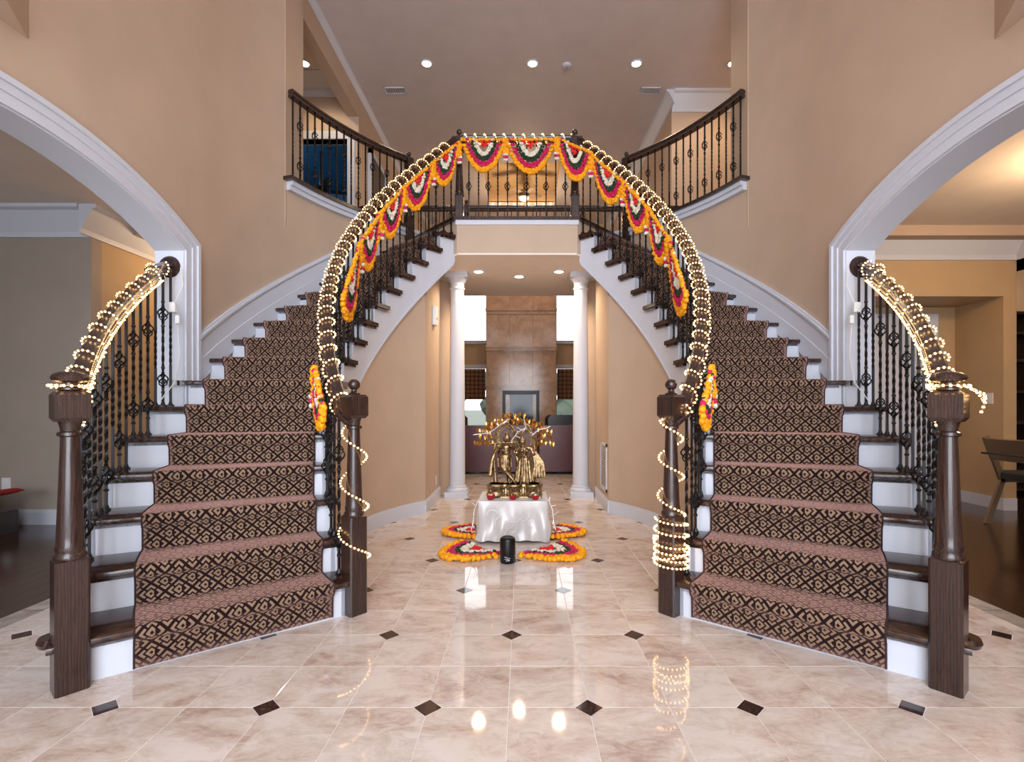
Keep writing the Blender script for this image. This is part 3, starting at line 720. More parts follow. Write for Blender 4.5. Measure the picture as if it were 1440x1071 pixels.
# ------------------------------------------------------------------ great room
GY = 13.5
def wall_with_holes(x0, x1, z0, z1, holes, y0, y1):
    xs = sorted({x0, x1, *[h[0] for h in holes], *[h[1] for h in holes]}); zs = sorted({z0, z1, *[h[2] for h in holes], *[h[3] for h in holes]})
    P = []
    for a, b in zip(xs, xs[1:]):
        for c_, d in zip(zs, zs[1:]):
            if any(h[0] <= a and b <= h[1] and h[2] <= c_ and d <= h[3] for h in holes): continue
            P.append(box(a, b, y0, y1, c_, d))
    return join(*P)
HOLES = [(-1.62, -.90, .55, 2.13), (-1.62, -.90, 2.86, 4.35), (.98, 1.70, .55, 2.13), (.98, 1.70, 2.86, 4.35)]
struct('wall_back', wall_with_holes(-7, 7, 0, CEILZ, HOLES, GY, GY+.2), WALLY)
for n, (a, b, c_, d) in enumerate(HOLES):
    wn = struct('window_%d' % (n+10), join(box(a-.09, a, GY-.03, GY+.1, c_-.09, d+.09), box(b, b+.09, GY-.03, GY+.1, c_-.09, d+.09), box(a, b, GY-.03, GY+.1, d, d+.09), box(a-.12, b+.12, GY-.07, GY+.1, c_-.09, c_)), WHITE)
    build('pane', box(a, b, GY+.08, GY+.086, c_, d), GLASS, wn)
    if d < 2.5:
        sh = tag(build('roman_shade', join(*[cbox((a+b)/2, GY-.03+.012*(i % 2), d-.02-.135*(i+1), b-a-.02, .03, .135, .008) for i in range(6)]), PLAID), 'brown plaid roman shade on the lower window '+('over the dark armchair' if a < 0 else 'by the long plaid curtain'), 'window shade', 'plaid roman shades')
    else:
        P = []
        V, F = [], []
        m_ = 24
        for i in range(m_+1):
            u = i/m_; x = a-.12+(b-a+.24)*u; dep = .03+.02*math.sin(u*40)
            zb = d-.03-.12*abs(math.cos(u*PI))**.7-.02
            V += [(x, GY-.05-dep, d+.12), (x, GY-.05-dep, zb), (x, GY-.02-dep, zb), (x, GY-.02-dep, d+.12)]
        for i in range(m_):
            for j in range(4): F.append((4*i+j, 4*i+(j+1) % 4, 4*i+4+(j+1) % 4, 4*i+4+j))
        F += [(0, 1, 2, 3), tuple(4*m_+j for j in (3, 2, 1, 0))]
        tag(build('window_valance', (V, F), VAL, smooth=True), 'mauve scalloped valance on the upper window '+('over the dark armchair' if a < 0 else 'by the long plaid curtain'), 'valance', 'scalloped valances')
# curtain on the right
V, F = [], []
for i in range(31):
    u = i/30; x = 1.92+.34*u; y = GY-.13+.045*math.sin(u*34)
    V += [(x, y, .05), (x, y+.02, .05), (x, y+.02, 4.6), (x, y, 4.6)]
for i in range(30):
    for j in range(4): F.append((4*i+j, 4*i+(j+1) % 4, 4*i+4+(j+1) % 4, 4*i+4+j))
F += [(0, 1, 2, 3), (123, 122, 121, 120)]
tag(build('curtain', (V, F), PLAID, smooth=True), 'long brown plaid curtain hanging beside the far windows', 'curtain')
fp = thing('fireplace_wall', (.04, 13.1, 0), 'tall tan polished marble fireplace chimney with stepped ledges', 'fireplace')
CXa, CXb, FY = -.85, .93, 12.95
ZL = [0, 1.62, 2.62, 3.55, 4.75, CEILZ]
for zi, (za, zb) in enumerate(zip(ZL, ZL[1:])):
    n = 3
    for i in range(n):
        xa, xb = CXa+(CXb-CXa)*i/n, CXa+(CXb-CXa)*(i+1)/n
        if zi == 0 and i == 1:
            build('marble_panel', box(xa+.002, xb-.002, FY+.03, GY, 1.52, zb-.002), FIREM, fp); continue
        build('marble_panel', box(xa+.002, xb-.002, FY+(.03 if zi % 2 else .0), GY, za+.002, zb-.002), FIREM, fp)
for z in ZL[1:-1]:
    build('ledge', join(box(CXa-.02, CXb+.02, FY-.06, GY, z, z+.06), box(CXa-.01, CXb+.01, FY-.03, GY, z-.08, z)), FIREM, fp)
bx = build('firebox_frame', join(box(-.44, .5, FY-.03, FY+.3, .65, .74), box(-.44, .5, FY-.03, FY+.3, 1.42, 1.52), box(-.44, -.36, FY-.03, FY+.3, .74, 1.42), box(.42, .5, FY-.03, FY+.3, .74, 1.42)), BLACK, fp)
build('firebox_glass', box(-.36, .42, FY+.02, FY+.04, .74, 1.42), SCREEN, bx)
build('firebox_back', box(-.44, .5, FY+.3, GY, 0, 1.52), BLACK, fp); build('hearth', box(-.7, .78, FY-.02, GY, .0, .65), FIREM, fp)
# sofa
so = thing('sofa', (0, 8.7, 0), 'long burgundy leather sofa seen from behind between the columns', 'sofa')
build('base_frame', box(-1.62, 1.62, 8.42, 9.3, .04, .34), LEATHER, so)
for i in range(5):
    xa = -1.62+.648*i
    build('back_panel', cbox(xa+.324, 8.47, .06, .642, .14, .75, .02), LEATHER, so, smooth=True)
    build('seat_cushion', cbox(xa+.324, 8.9, .34, .63, .76, .14, .03), LEATHER, so, smooth=True)
for xa in (-1.70, 1.70): build('arm', cbox(xa, 8.85, .04, .18, .95, .6, .03), LEATHER, so, smooth=True)
for x in (-1.6, 1.6):
    for y in (8.46, 9.25): build('foot', cbox(x, y, 0, .06, .06, .045), BLACK, so)
def armchair(x, y, lab, wd):
    t = thing('armchair', (x, y, 0), lab, 'armchair')
    build('seat', cbox(x, y, .1, wd, .8, .32, .03), DLEATHER, t, smooth=True); build('backrest', cbox(x, y-.34, .1, wd, .2, .86, .06), DLEATHER, t, smooth=True)
    for sx in (-1, 1):
        build('arm', cbox(x+sx*(wd/2-.05), y, .1, .16, .8, .54, .04), DLEATHER, t, smooth=True)
        for sy in (-1, 1): build('foot', cbox(x+sx*(wd/2-.1), y+sy*.33, 0, .05, .05, .1), BLACK, t)
armchair(-1.45, 10.2, 'dark leather armchair beyond the burgundy sofa, below the left plaid shade'.replace('left ', ''), .9)
armchair(1.15, 10.2, 'wide dark leather loveseat beyond the burgundy sofa, near the plaid curtain', 1.3)
# columns
for i, x in enumerate((-.765, .797)):
    t = thing('column', (x, 6.43, 0), 'round white column under the bridge '+('beside the door chime wall' if x < 0 else 'beside the air grille wall'), 'column', 'white hall columns')
    build('plinth', cbox(x, 6.43, 0, .29, .29, .06, .004), WHITE, t)
    build('base_moulding', xf(lathe([(.138, .06), (.142, .075), (.138, .095), (.118, .105), (.112, .118), (.116, .13), (.1, .14)], 32), Matrix.Translation((x, 6.43, 0))), WHITE, t, smooth=True)
    build('shaft', xf(lathe([(.1, .13), (.099, .8), (.094, 1.6), (.083, 2.58), (.083, 2.60)], 32), Matrix.Translation((x, 6.43, 0))), WHITE, t, smooth=True)
    build('capital', join(xf(lathe([(.083, 2.59), (.095, 2.60), (.095, 2.615), (.085, 2.625), (.085, 2.68), (.1, 2.69), (.128, 2.74)], 32), Matrix.Translation((x, 6.43, 0))), cbox(x, 6.43, 2.735, .28, .28, .07, .004)), WHITE, t, smooth=True)
# garden seen through the far windows
struct('ground_lawn', box(-60, 60, 14.2, 180, -.6, -.5), GREEN)
for i in range(6):
    x = -9+i*3.7; y = 34+random.uniform(-2, 4); h = random.uniform(2.2, 3.6)
    t = thing('tree', (x, y, -.5), 'distant green tree at the end of the lawn outside', 'tree', 'trees beyond the lawn')
    build('trunk', tube([(x, y, -.5), (x, y, .6)], .14, 8), LWOOD, t)
    pts = [(Vector((x+random.uniform(-.9, .9), y+random.uniform(-.8, .8), random.uniform(.3, h))), random.uniform(.5, .9)) for _ in range(12)]
    build('crown', scatter(pts, FLW), FOL, t)

# ------------------------------------------------------------------ ceiling fittings
def downlight(x, y, z, r, lab, grp, power):
    t = thing('recessed_light', (x, y, z), lab, 'ceiling light', grp)
    V, F = lathe([(r, 0), (r, -.012), (r*.78, -.014), (r*.72, -.004), (r*.72, 0)], 24); F = F[:-2]
    build('trim_ring', xf((V, F), Matrix.Translation((x, y, z))), WHITE, t, smooth=True)
    build('lamp', xf(lathe([(.0, -.004), (r*.5, -.004), (r*.7, -.001), (0, -.001)], 20), Matrix.Translation((x, y, z))), LAMP, t)
    spot('recessed_glow', (x, y, z-.03), power, (1, .76, .5), 150, .06)
UPL = 'small lit downlight in the high upstairs ceiling'
for px in (428, 600, 749, 895, 1031):
    yy = 7.16; downlight((px-733.6)/715*yy+.05, yy, CEILZ, .085, UPL, 'upstairs ceiling downlights', 34)
for px, py in ((673, 381), (730, 388), (786, 381)):
    d = 1.66*715/(570-py); downlight((px-733.6)/715*d+.05, d, 2.80, .075, 'recessed downlight in the low ceiling between the white columns', 'hall downlights', 46)
for px in (556, 914):
    x = (px-733.6)/715*7.78+.05
    t = thing('ceiling_vent', (x, 7.78, CEILZ), 'small grey air vent in the upstairs ceiling '+('near the brown beam' if px < 700 else 'near the white crown moulding'), 'vent', 'ceiling air vents')
    build('frame', join(box(x-.16, x+.16, 7.70, 7.715, CEILZ-.012, CEILZ), box(x-.16, x+.16, 7.845, 7.86, CEILZ-.012, CEILZ), box(x-.16, x-.145, 7.7, 7.86, CEILZ-.012, CEILZ), box(x+.145, x+.16, 7.7, 7.86, CEILZ-.012, CEILZ)), WHITE, t)
    for i in range(8):
        xs = x-.125+i*.036
        build('louvre', xf(box(-.013, .013, -.065, .065, -.001, .001), Matrix.Translation((xs, 7.78, CEILZ-.008)) @ Matrix.Rotation(.6, 4, 'Y')), GRILLE, t)
x = (797-733.6)/715*7.2+.05
t = thing('smoke_detector', (x, 7.2, CEILZ), 'round white smoke detector on the high upstairs ceiling', 'smoke detector')
build('body', xf(lathe([(.065, 0), (.065, -.02), (.05, -.034), (0, -.036)], 24), Matrix.Translation((x, 7.2, CEILZ))), WHITE, t, smooth=True)
build('sensor_cap', xf(lathe([(.02, -.034), (.02, -.042), (0, -.043)], 16), Matrix.Translation((x, 7.2, CEILZ))), GRILLE, t, smooth=True)
t = thing('attic_hatch', (-3.0, 7.45, CEILZ), 'pale square attic hatch in the upstairs hallway ceiling', 'hatch')
build('frame', join(box(-3.35, -2.72, 7.29, 7.34, CEILZ-.015, CEILZ), box(-3.35, -2.72, 7.70, 7.75, CEILZ-.015, CEILZ), box(-3.35, -3.3, 7.29, 7.75, CEILZ-.015, CEILZ), box(-2.77, -2.72, 7.29, 7.75, CEILZ-.015, CEILZ)), WHITE, t)
build('panel', box(-3.3, -2.77, 7.34, 7.70, CEILZ-.008, CEILZ), WHITE, t)
def fan(x, y, z, top, L, lab, m):
    t = thing('ceiling_fan', (x, y, z), lab, 'ceiling fan')
    build('down_rod', tube([(x, y, z+.05), (x, y, top)], .015, 8), m, t)
    build('motor', xf(lathe([(.03, .1), (.1, .08), (.12, .02), (.09, -.03), (.0, -.04)], 20), Matrix.Translation((x, y, z))), m, t, smooth=True)
    for i in range(5):
        build('blade', xf(cbox(.12+L/2, 0, .01, L, .13, .01, .003), Matrix.Translation((x, y, z)) @ Matrix.Rotation(i*2*PI/5+.3, 4, 'Z')), m, t)
    build('light_bowl', xf(lathe([(.09, -.04), (.12, -.06), (.1, -.1), (.05, -.13), (0, -.135)], 20), Matrix.Translation((x, y, z))), WHITE, t, smooth=True)
fan(.1, 11.2, 5.78, CEILZ+.36, .28, 'ceiling fan with pale bowl below the glowing ceiling recess', STEEL)
fan(-3.75, 9.6, 5.18, CEILZ-.02, .5, 'dark ceiling fan inside the upstairs blue room', BLACK)

# ------------------------------------------------------------------ wall fittings
def plate(loc, face, w_, h, lab, cat, name, slots=2):
    M = Matrix.Translation(loc) @ Matrix.Rotation(face, 4, 'Z')
    t = thing(name, loc, lab, cat)
    build('cover', xf(box(-w_/2, w_/2, -.008, 0, -h/2, h/2), M), PLASTIC, t)
    for i in range(slots): build('socket', xf(box(-w_*.22, w_*.22, -.0095, -.007, h*(-.3+.36*i), h*(-.06+.36*i)), M), GRILLE if name == 'x' else PLASTIC, t)
plate(((9.5-733.6)/715*4.88+.05, 4.88, EYE-(681-570)/715*4.88), 0, .085, .13, 'white electrical outlet on the grey wall above the red stool', 'outlet', 'wall_outlet')
plate((5.30, 5.72, 1.22), -PI/2, .12, .12, 'white socket plate on the ochre dining room wall', 'outlet', 'wall_socket')
plate((-.982, 6.1, .11+.14), PI/2, .07, .11, 'white outlet low on the hall wall by the white column', 'outlet', 'wall_outlet')
e = PP(2.165, 36.6, 0, -1)
t = thing('door_chime', (e.x, 5.9, 2.18), 'white rounded door chime box high on the hall wall', 'door chime')
build('housing', xf(cbox(0, 0, -.11, .05, .15, .22, .012), Matrix.Translation((e.x+.02, 5.9, 2.18))), PLASTIC, t, smooth=True)
build('speaker_slot', box(e.x+.045, e.x+.047, 5.86, 5.94, 2.13, 2.16), GRILLE, t)
t = thing('return_vent', (.978, 5.72, .45), 'tall white return air grille on the hall wall', 'vent')
build('frame', join(box(.962, .98, 5.50, 5.53, .2, .72), box(.962, .98, 5.88, 5.91, .2, .72), box(.962, .98, 5.5, 5.91, .2, .23), box(.962, .98, 5.5, 5.91, .69, .72)), WHITE, t)
for i in range(15): build('louvre', xf(box(-.001, .001, 5.53, 5.88, -.014, .014), Matrix.Translation((.97, 0, .245+i*.0315)) @ Matrix.Rotation(-.6, 4, 'Y')), WHITE, t)

# ------------------------------------------------------------------ string lights
def resample(P, step):
    out = [P[0].copy()]; acc = 0
    for a, b in zip(P, P[1:]):
        L = (b-a).length; d = step-acc
        while d <= L: out.append(a.lerp(b, d/L)); d += step
        acc = (acc+L) % step if L else acc
    return out
def coil(path, pitch, rad, a0=0, dirn=1, wob=.008, straight=True):
    P = resample([Vector(p) for p in path], .008); out = []; ph = random.uniform(0, 6)
    for i, (p, t, s_, u) in enumerate(frames(P)):
        a = a0+dirn*2*PI*i*.008/pitch+.5*math.sin(i*.021+ph)
        r = rad+wob*math.sin(a*1.3+ph)
        out.append(p+s_*(r*math.cos(a))+u*(r*math.sin(a)))
    return out
def string_light(P, label, extra=(), step=.023, br=.0058):
    base = P[0]
    o = build('string_light', tube(resample(P, .012), .0026, 4), CORD, None, base)
    tag(o, label, 'string light')
    allp = resample(P, step)
    for E in extra:
        build('cord', tube(resample(E, .012), .0032, 4), CORD, o); allp += resample(E, step)
    build('bulbs', scatter([(p, br) for p in allp], [ICO0]), BULB, o, kind='stuff')
    return o
def vspiral(x, y, z0, z1, r0, r1, turns, a0, n=160):
    return [Vector((x+(r0+(r1-r0)*i/n)*math.cos(a0+turns*2*PI*i/n), y+(r0+(r1-r0)*i/n)*math.sin(a0+turns*2*PI*i/n), z0+(z1-z0)*i/n)) for i in range(n+1)]
for s in (-1, 1):
    ip = IN_PATH[s]
    c1 = coil(ip[1:-2], .138 if s < 0 else .125, .0525, 0, s, .002)
    nx, ny = s*.873, 2.80
    ex = []
    if s < 0:
        ex.append([c1[0]]+vspiral(nx, ny, 1.03, .21, .062, .088, 3.0, 2.6))
        lb = 'warm fairy lights around the inner handrail, trailing loosely down its newel'
    else:
        ex.append([c1[0]]+vspiral(nx, ny, 1.06, .52, .06, .075, 2.6, 2.9)); ex.append(vspiral(nx, ny, .52, .40, .085, .095, 2.0, 2.9)); ex.append(vspiral(nx, ny, .40, .25, .092, .09, 4.2, .4)); ex.append(vspiral(nx, ny, .27, .43, .096, .092, 1.3, 1.7))
        lb = 'warm fairy lights around the inner handrail, bunched thickly at the newel foot'
    string_light(c1, lb, ex)
    op = OUT_PATH[s]
    c2 = coil(op[1:-1]+[op[-2].lerp(op[-1], .7)], .15, .0535, 1, -s, .002)
    n2x, n2y = s*1.77, 2.05
    ex = [vspiral(n2x, n2y, 1.222, 1.214, .066, .068, 1.4, 1.0, 60)]
    under = [p-Vector((0, 0, .045))+Vector((-s*.045, 0, 0)) for p in op[1:-1]]; ex.append(under)
    if s > 0: ex.append([Vector((n2x+.06, n2y-.02, 1.215)), Vector((n2x+.11, n2y, 1.20)), Vector((n2x+.155, n2y+.02, 1.17)), Vector((n2x+.13, n2y-.02, 1.15)), Vector((n2x+.10, n2y-.03, 1.10))]); ex.append([Vector((n2x+.05, n2y-.05, 1.205)), Vector((n2x+.12, n2y-.03, 1.185)), Vector((n2x+.15, n2y, 1.165))])
    string_light(c2, 'warm fairy lights coiled around the short handrail '+WHERE[s], ex)
    # white lead from the rail end down the jamb
    x = s*2.405
    W = [Vector((x, 3.66, 2.13)), Vector((x-s*.03, 3.64, 2.0)), Vector((x+s*.02, 3.62, 1.86)), Vector((x+s*.0, 3.63, 1.7)), Vector((x-s*.02, 3.62, 1.5)), Vector((x-s*.01, 3.58, 1.3)), Vector((x+s*.05, 3.52, 1.17))]
    t = thing('power_lead', W[-1], 'thin white power lead hanging from the handrail end '+WHERE[s], 'cable')
    build('wire', tube(W, .004, 6), WIREW, t, smooth=True)
    build('plug', join(cbox(x+s*.015, 3.60, 1.80, .05, .04, .07), cbox(x-s*.02, 3.60, 1.72, .03, .03, .06)), PLASTIC, t)
string_light(coil([Vector((-.60, 5.64, FL2+HR+.02)), Vector((.60, 5.64, FL2+HR+.02))], .109, .0525, 2.0, -1, .002), 'warm fairy lights looped sparsely around the straight landing handrail')

# ------------------------------------------------------------------ flower garlands
def row(fn, n, r, jit):
    return [(fn(i/max(1, n-1))+Vector((random.uniform(-jit, jit), random.uniform(-jit, jit), random.uniform(-jit, jit))), r*random.uniform(.85, 1.15)) for i in range(n)]
def swag(P0, P1, drop, outw, label, group, down=Vector((0, 0, -1)), tassel=True, flat=False, tl=.13):
    """semi-circular toran: rings of blossoms hanging under the chord P0-P1"""
    C = (P0+P1)/2; ch = P1-P0
    def arcp(sc, dsc, off=0.0):
        def f(u):
            q = 2*u-1; return C+ch*(.5*sc*q*(abs(q)**.12 if q else 1))+down*(drop*dsc*(1-abs(q)**2.3)**.85+off)+outw*(.010)
        return f
    t = thing('flower_garland', (C.x, C.y, C.z) if not flat else (C.x, C.y, 0), label, 'garland', group)
    k = 2 if flat else 1
    specs = [('marigold_strand', F_OR, 1.0, 1.0, 34, .0195), ('magenta_strand', F_PK, .80, .82, 34, .0165), ('leaf_strand', F_GR, .62, .64, 30, .0140), ('white_strand', F_WH, .45, .50, 24, .0155)]
    for nm, m_, sc, ds, n, r in specs:
        pts = row(arcp(sc, ds), n, r, .006)
        pts += row(arcp(sc-.075, ds-.07), int(n*.9), r*.95, .006)
        if flat: pts += row(arcp(sc+.05, ds+.045), n, r, .006)
        build(nm, scatter(pts, FLW), m_, t, smooth='all', kind='stuff')
    pts = row(lambda u: C+ch*(.12*(2*u-1))+down*(drop*.07)+outw*.01, 4, .016, .005)+row(lambda u: C+ch*(.05*(2*u-1))+down*(drop*.17)+outw*.012, 3, .016, .005)+row(lambda u: C+down*(drop*.24)+outw*.012, 2, .014, .003)
    build('red_cluster', scatter(pts, FLW), F_RD, t, smooth='all', kind='stuff')
    if not flat:
        pts = row(lambda u: P0.lerp(P1, u)+outw*.012, int(ch.length/.024)+2, .0165, .005)
        if tassel:
            for a in range(3): pts += row(lambda u: P0+down*(.02+tl*u)+ch.normalized()*(-.018+.018*a)+outw*.02, 6, .018, .006)
        build('marigold_top', scatter(pts, FLW), F_OR, t, smooth='all', kind='stuff')
        if tassel:
            e = P0+down*(tl+.045)+outw*.02
            build('tassel_white', scatter([(e+Vector((a*.016, 0, .008)), .015) for a in (-1, 0, 1)]+[(e+down*.05+Vector((a*.014, 0, .0)), .015) for a in (-1, 0, 1)], FLW), F_WH, t, smooth='all', kind='stuff')
            build('tassel_pink', scatter([(e+down*.022+Vector((a*.015, 0, 0)), .015) for a in (-1, 0, 1)], FLW), F_PK, t, smooth='all', kind='stuff')
    return t
def railpt(ph, s): return PP(Rin(ph)-.084, ph, NOSE(ph)+HR-.045, s)
JL = [45.6, 36.0, 24.5, 13.5, 2.0, -14.0]; JR = [39.5, 27.0, 15.5, 4.0, -13.0]
for s, J in ((-1, JL), (1, JR)):
    lab = 'marigold and rose flower swag hanging from the stair handrail '+WHERE[s]
    for nn, (a, b) in enumerate(zip(J, J[1:])):
        lab = 'flower swag on the handrail '+WHERE[s]+', '+('first', 'second', 'third', 'fourth', 'fifth')[nn]+' below the landing'
        m_ = (a+b)/2
        swag(railpt(a, s), railpt(b, s), .33, -Vector((s*math.cos(R_(m_)), math.sin(R_(m_)), 0))*1.0, lab, 'flower swags on the stair handrails')
    swag(PP(2.14+.082, -28.5, NOSE(-28.5)+HR-.07, s), PP(2.14+.082, -35.5, NOSE(-35.5)+HR-.07, s), .20, Vector((s*.3, 0, 0)), 'flower swag beside the newel at the foot of the handrail '+WHERE[s], 'flower swags at the newels')
zc = FL2+HR-.035; yc = 5.553
swag(Vector((-.60, yc, zc)), Vector((-.13, yc, zc)), .34, Vector((0, -1, 0)), 'flower swag on the landing handrail, on the blue room side of the middle one', 'flower swags on the landing handrail', tassel=False)
swag(Vector((-.125, yc, zc)), Vector((.42, yc, zc)), .36, Vector((0, -1, 0)), 'widest flower swag, with tassel, at the middle of the landing handrail', 'flower swags on the landing handrail')
swag(Vector((.43, yc-.03, zc)), railpt(39.8, 1)+Vector((0, -.03, 0)), .36, Vector((0, -1, 0)), 'flower swag hung across a landing newel where two handrails meet', 'flower swags on the landing handrail')
FLAB = {0: 'flower garland half-round laid on the floor tiles before the satin table', 1: 'flower garland half-round laid on the floor tiles beside the satin table'}
for sx in (-1, 1):
    for kind, cx, cy, fx, fy in ((0, .245, 4.0, .72, -.69), (1, .355, 4.53, .99, -.10)):
        f = Vector((sx*fx, fy, 0)).normalized(); q = Vector((-f.y, f.x, 0))
        C = Vector((-.02+sx*cx, cy, .022+.006*kind))
        hw, dr = (.255, .34) if kind == 0 else (.215, .26)
        swag(C-q*hw, C+q*hw, dr, Vector((0, 0, .0)), FLAB[kind]+(', door chime side' if sx < 0 else ', air grille side'), 'floor flower garlands', down=f, flat=True)

# ------------------------------------------------------------------ satin covered table and statue
PXc, PYc, PW, PD, PH = -.02, 4.46, .575, .48, .345
tb = thing('altar_table', (PXc, PYc, 0), 'low table below the brass statue, hidden under ivory satin', 'table')
build('table_top', cbox(PXc, PYc, PH-.04, PW-.02, PD-.02, .035), LWOOD, tb)
for sx in (-1, 1):
    for sy in (-1, 1): build('leg', cbox(PXc+sx*(PW/2-.05), PYc+sy*(PD/2-.05), 0, .04, .04, PH-.035), LWOOD, tb)
V, F = [], []
N, M_ = 200, 14
def per(u):
    L = 2*(PW+PD); d = u*L; a, b = PW/2, PD/2
    if d < PW: return (-a+d, -b, 0, -1)
    d -= PW
    if d < PD: return (a, -b+d, 1, 0)
    d -= PD
    if d < PW: return (a-d, b, 0, 1)
    d -= PW; return (-a, b-d, -1, 0)
for j in range(M_+1):
    v = j/M_
    for i in range(N):
        u = i/N; x, y, nx, ny = per(u)
        fold = .019*math.sin(u*62+v*3.6*math.sin(u*17))+.017*math.sin(u*38+v*6.5)+.009*math.sin(u*113-v*4)
        k = .004+v**.9*(fold+.012)
        z = PH+.002-v*(PH-.012-.008*math.sin(u*40))
        V.append((PXc+x*(1-.04*v)+nx*k, PYc+y*(1-.02*v)+ny*k, z))
for j in range(M_):
    for i in range(N): F.append((j*N+i, j*N+(i+1) % N, (j+1)*N+(i+1) % N, (j+1)*N+i))
F.append(tuple(range(N-1, -1, -1)))
cl = build('satin_cloth', (V, F), SATIN, smooth=True)
tag(cl, 'glossy ivory satin cloth draped over the low table', 'tablecloth')
random.seed(5)
V = []
for q in range(9):
    x = PXc+random.uniform(-.2, .2); z = random.uniform(.1, .25); P = []
    a = random.uniform(0, 6)
    for i in range(14):
        a += random.uniform(-.2, .55); x += .010*math.cos(a); z += .010*math.sin(a); P.append((x, PYc-PD/2-.030, z))
    V.append(tube(P, .0022, 4))
build('embroidery', join(*V), SILVERT, cl, kind='stuff')
# statue
ZB = PH+.004; SX, SY = -.012, 4.48
stt = thing('brass_statue', (SX, SY, ZB), 'antique brass statue of two standing figures under a gilded leafy arch', 'statue')
bs = [cbox(SX, SY, ZB, .47, .25, .016, .006), cbox(SX, SY, ZB+.095, .45, .23, .018, .006), cbox(SX, SY, ZB+.016, .42, .20, .08, .004)]
for i in range(12):
    for yy in (-.112,): bs.append(xf(lathe([(.014, .016), (.017, .028), (.010, .04), (.014, .055), (.009, .07), (.017, .086), (.017, .096)], 10), Matrix.Translation((SX-.205+i*.0373, SY+yy, ZB))))
for xx in (-.16, 0, .16): bs.append(xf(lathe([(.075, .0), (.085, .02), (.072, .05), (.083, .085), (.09, .1), (.085, .113), (.0, .113)], 24), Matrix.Translation((SX+xx, SY-.06, ZB))))
build('base', join(*bs), BRASS, stt, smooth=True)
def capsule(a, b, ra, rb, n=10):
    a, b = Vector(a), Vector(b); P, R = [], []
    ax = (b-a); L = ax.length; ax = ax.normalized() if L > 1e-6 else Vector((0, 0, 1))
    for i in range(5):
        t = PI/2*(1-i/4); P.append(a-ax*ra*math.sin(t)); R.append(max(.0004, ra*math.cos(t)))
    for i in range(5):
        t = PI/2*i/4; P.append(b+ax*rb*math.sin(t)); R.append(max(.0004, rb*math.cos(t)))
    return tube(P, R, n)
def figure(x, y, z, H, pose):
    c = lambda a, b, ra, rb: capsule([v*H for v in a], [v*H for v in b], ra*H, rb*H)
    L = []
    m = 1 if pose == 0 else -1
    L += [c((0, 0, .50), (.015*m, 0, .58), .085, .065), c((.015*m, 0, .58), (.02*m, 0, .70), .065, .085), c((-.075, 0, .735), (.105, 0, .735), .045, .045), c((.02*m, 0, .74), (.025*m, -.005, .80), .033, .030)]
    L += [c((.03*m, -.012, .835), (.03*m, -.008, .870), .050, .056), c((.03*m, -.062, .85), (.03*m, -.068, .838), .008, .011)]
    for k in range(6): L.append(c((.03*m, 0, .90+.018*k), (.03*m, 0, .912+.018*k), .060-.008*k, .054-.008*k))
    for sx in (-1, 1): L.append(c((.03*m+sx*.058, -.005, .85), (.03*m+sx*.062, -.005, .825), .013, .015))
    if pose == 0:   # crossed legs, flute to the lips
        L += [c((.045, 0, .47), (.05, -.03, .27), .072, .052), c((.05, -.03, .27), (.06, .0, .035), .046, .028), c((.06, 0, .025), (.075, -.07, .018), .026, .018)]
        L += [c((-.045, 0, .47), (.0, -.08, .27), .072, .052), c((.0, -.08, .27), (.135, -.075, .06), .044, .026), c((.135, -.075, .04), (.165, -.11, .015), .022, .014)]
        L += [c((-.085, 0, .735), (-.14, -.05, .62), .038, .032), c((-.14, -.05, .62), (-.02, -.11, .775), .030, .021), c((.115, 0, .735), (.175, -.05, .645), .038, .032), c((.175, -.05, .645), (.10, -.11, .775), .030, .021)]
        for hx in (-.02, .10):
            L.append(c((hx, -.115, .775), (hx+.01, -.125, .795), .022, .020))
            for q in range(4): L.append(c((hx-.015+.012*q, -.135, .795), (hx-.013+.012*q, -.140, .815), .007, .006))
        L.append(c((-.22, -.12, .775), (.20, -.12, .815), .010, .010))
        L += [c((0, 0, .50), (0, -.01, .36), .115, .10), c((0, -.01, .37), (.02, -.02, .25), .10, .07)]
        for q in range(5): L.append(c((-.10+.05*q, -.10, .50), (-.09+.047*q, -.10, .33), .014, .010))
        for sx in (-1, 1):
            L += [c((sx*.12, .01, .70), (sx*.19, .0, .45), .022, .030), c((sx*.19, .0, .45), (sx*.22, .0, .16), .030, .042)]
        L.append(c((-.04, -.085, .66), (.05, -.085, .62), .010, .010))
    else:           # long skirt, hands joined in front
        L += [c((0, 0, .50), (0, 0, .30), .105, .125), c((0, 0, .30), (.0, 0, .06), .125, .15)]
        for q in range(9):
            a = PI+PI*q/8; L.append(c((.10*math.cos(a), .10*math.sin(a), .48), (.15*math.cos(a), .15*math.sin(a), .05), .014, .022))
        L += [c((-.035, -.06, .69), (-.035, -.068, .685), .036, .034), c((.040, -.06, .69), (.040, -.068, .685), .036, .034)]
        L += [c((-.09, 0, .735), (-.14, -.03, .60), .036, .030), c((-.14, -.03, .60), (-.04, -.12, .575), .028, .020), c((.105, 0, .735), (.15, -.04, .60), .036, .030), c((.15, -.04, .60), (.02, -.125, .565), .028, .020)]
        for hx in (-.035, .015):
            L.append(c((hx, -.13, .575), (hx+.01, -.14, .58), .021, .019))
            for q in range(4): L.append(c((hx-.012+.010*q, -.15, .572), (hx-.012+.010*q, -.16, .556), .007, .006))
        L.append(c((-.03, -.15, .56), (-.035, -.15, .06), .022, .018))
        for q in range(5): L += [c((.10+.03*q, .03, .80-.05*q), (.17+.035*q, .02, .42), .018, .026), c((.17+.035*q, .02, .42), (.15+.045*q, .0, .12), .026, .020)]
        for sx in (-1, 1): L.append(c((sx*.05, -.12, .02), (sx*.06, -.17, .012), .028, .018))
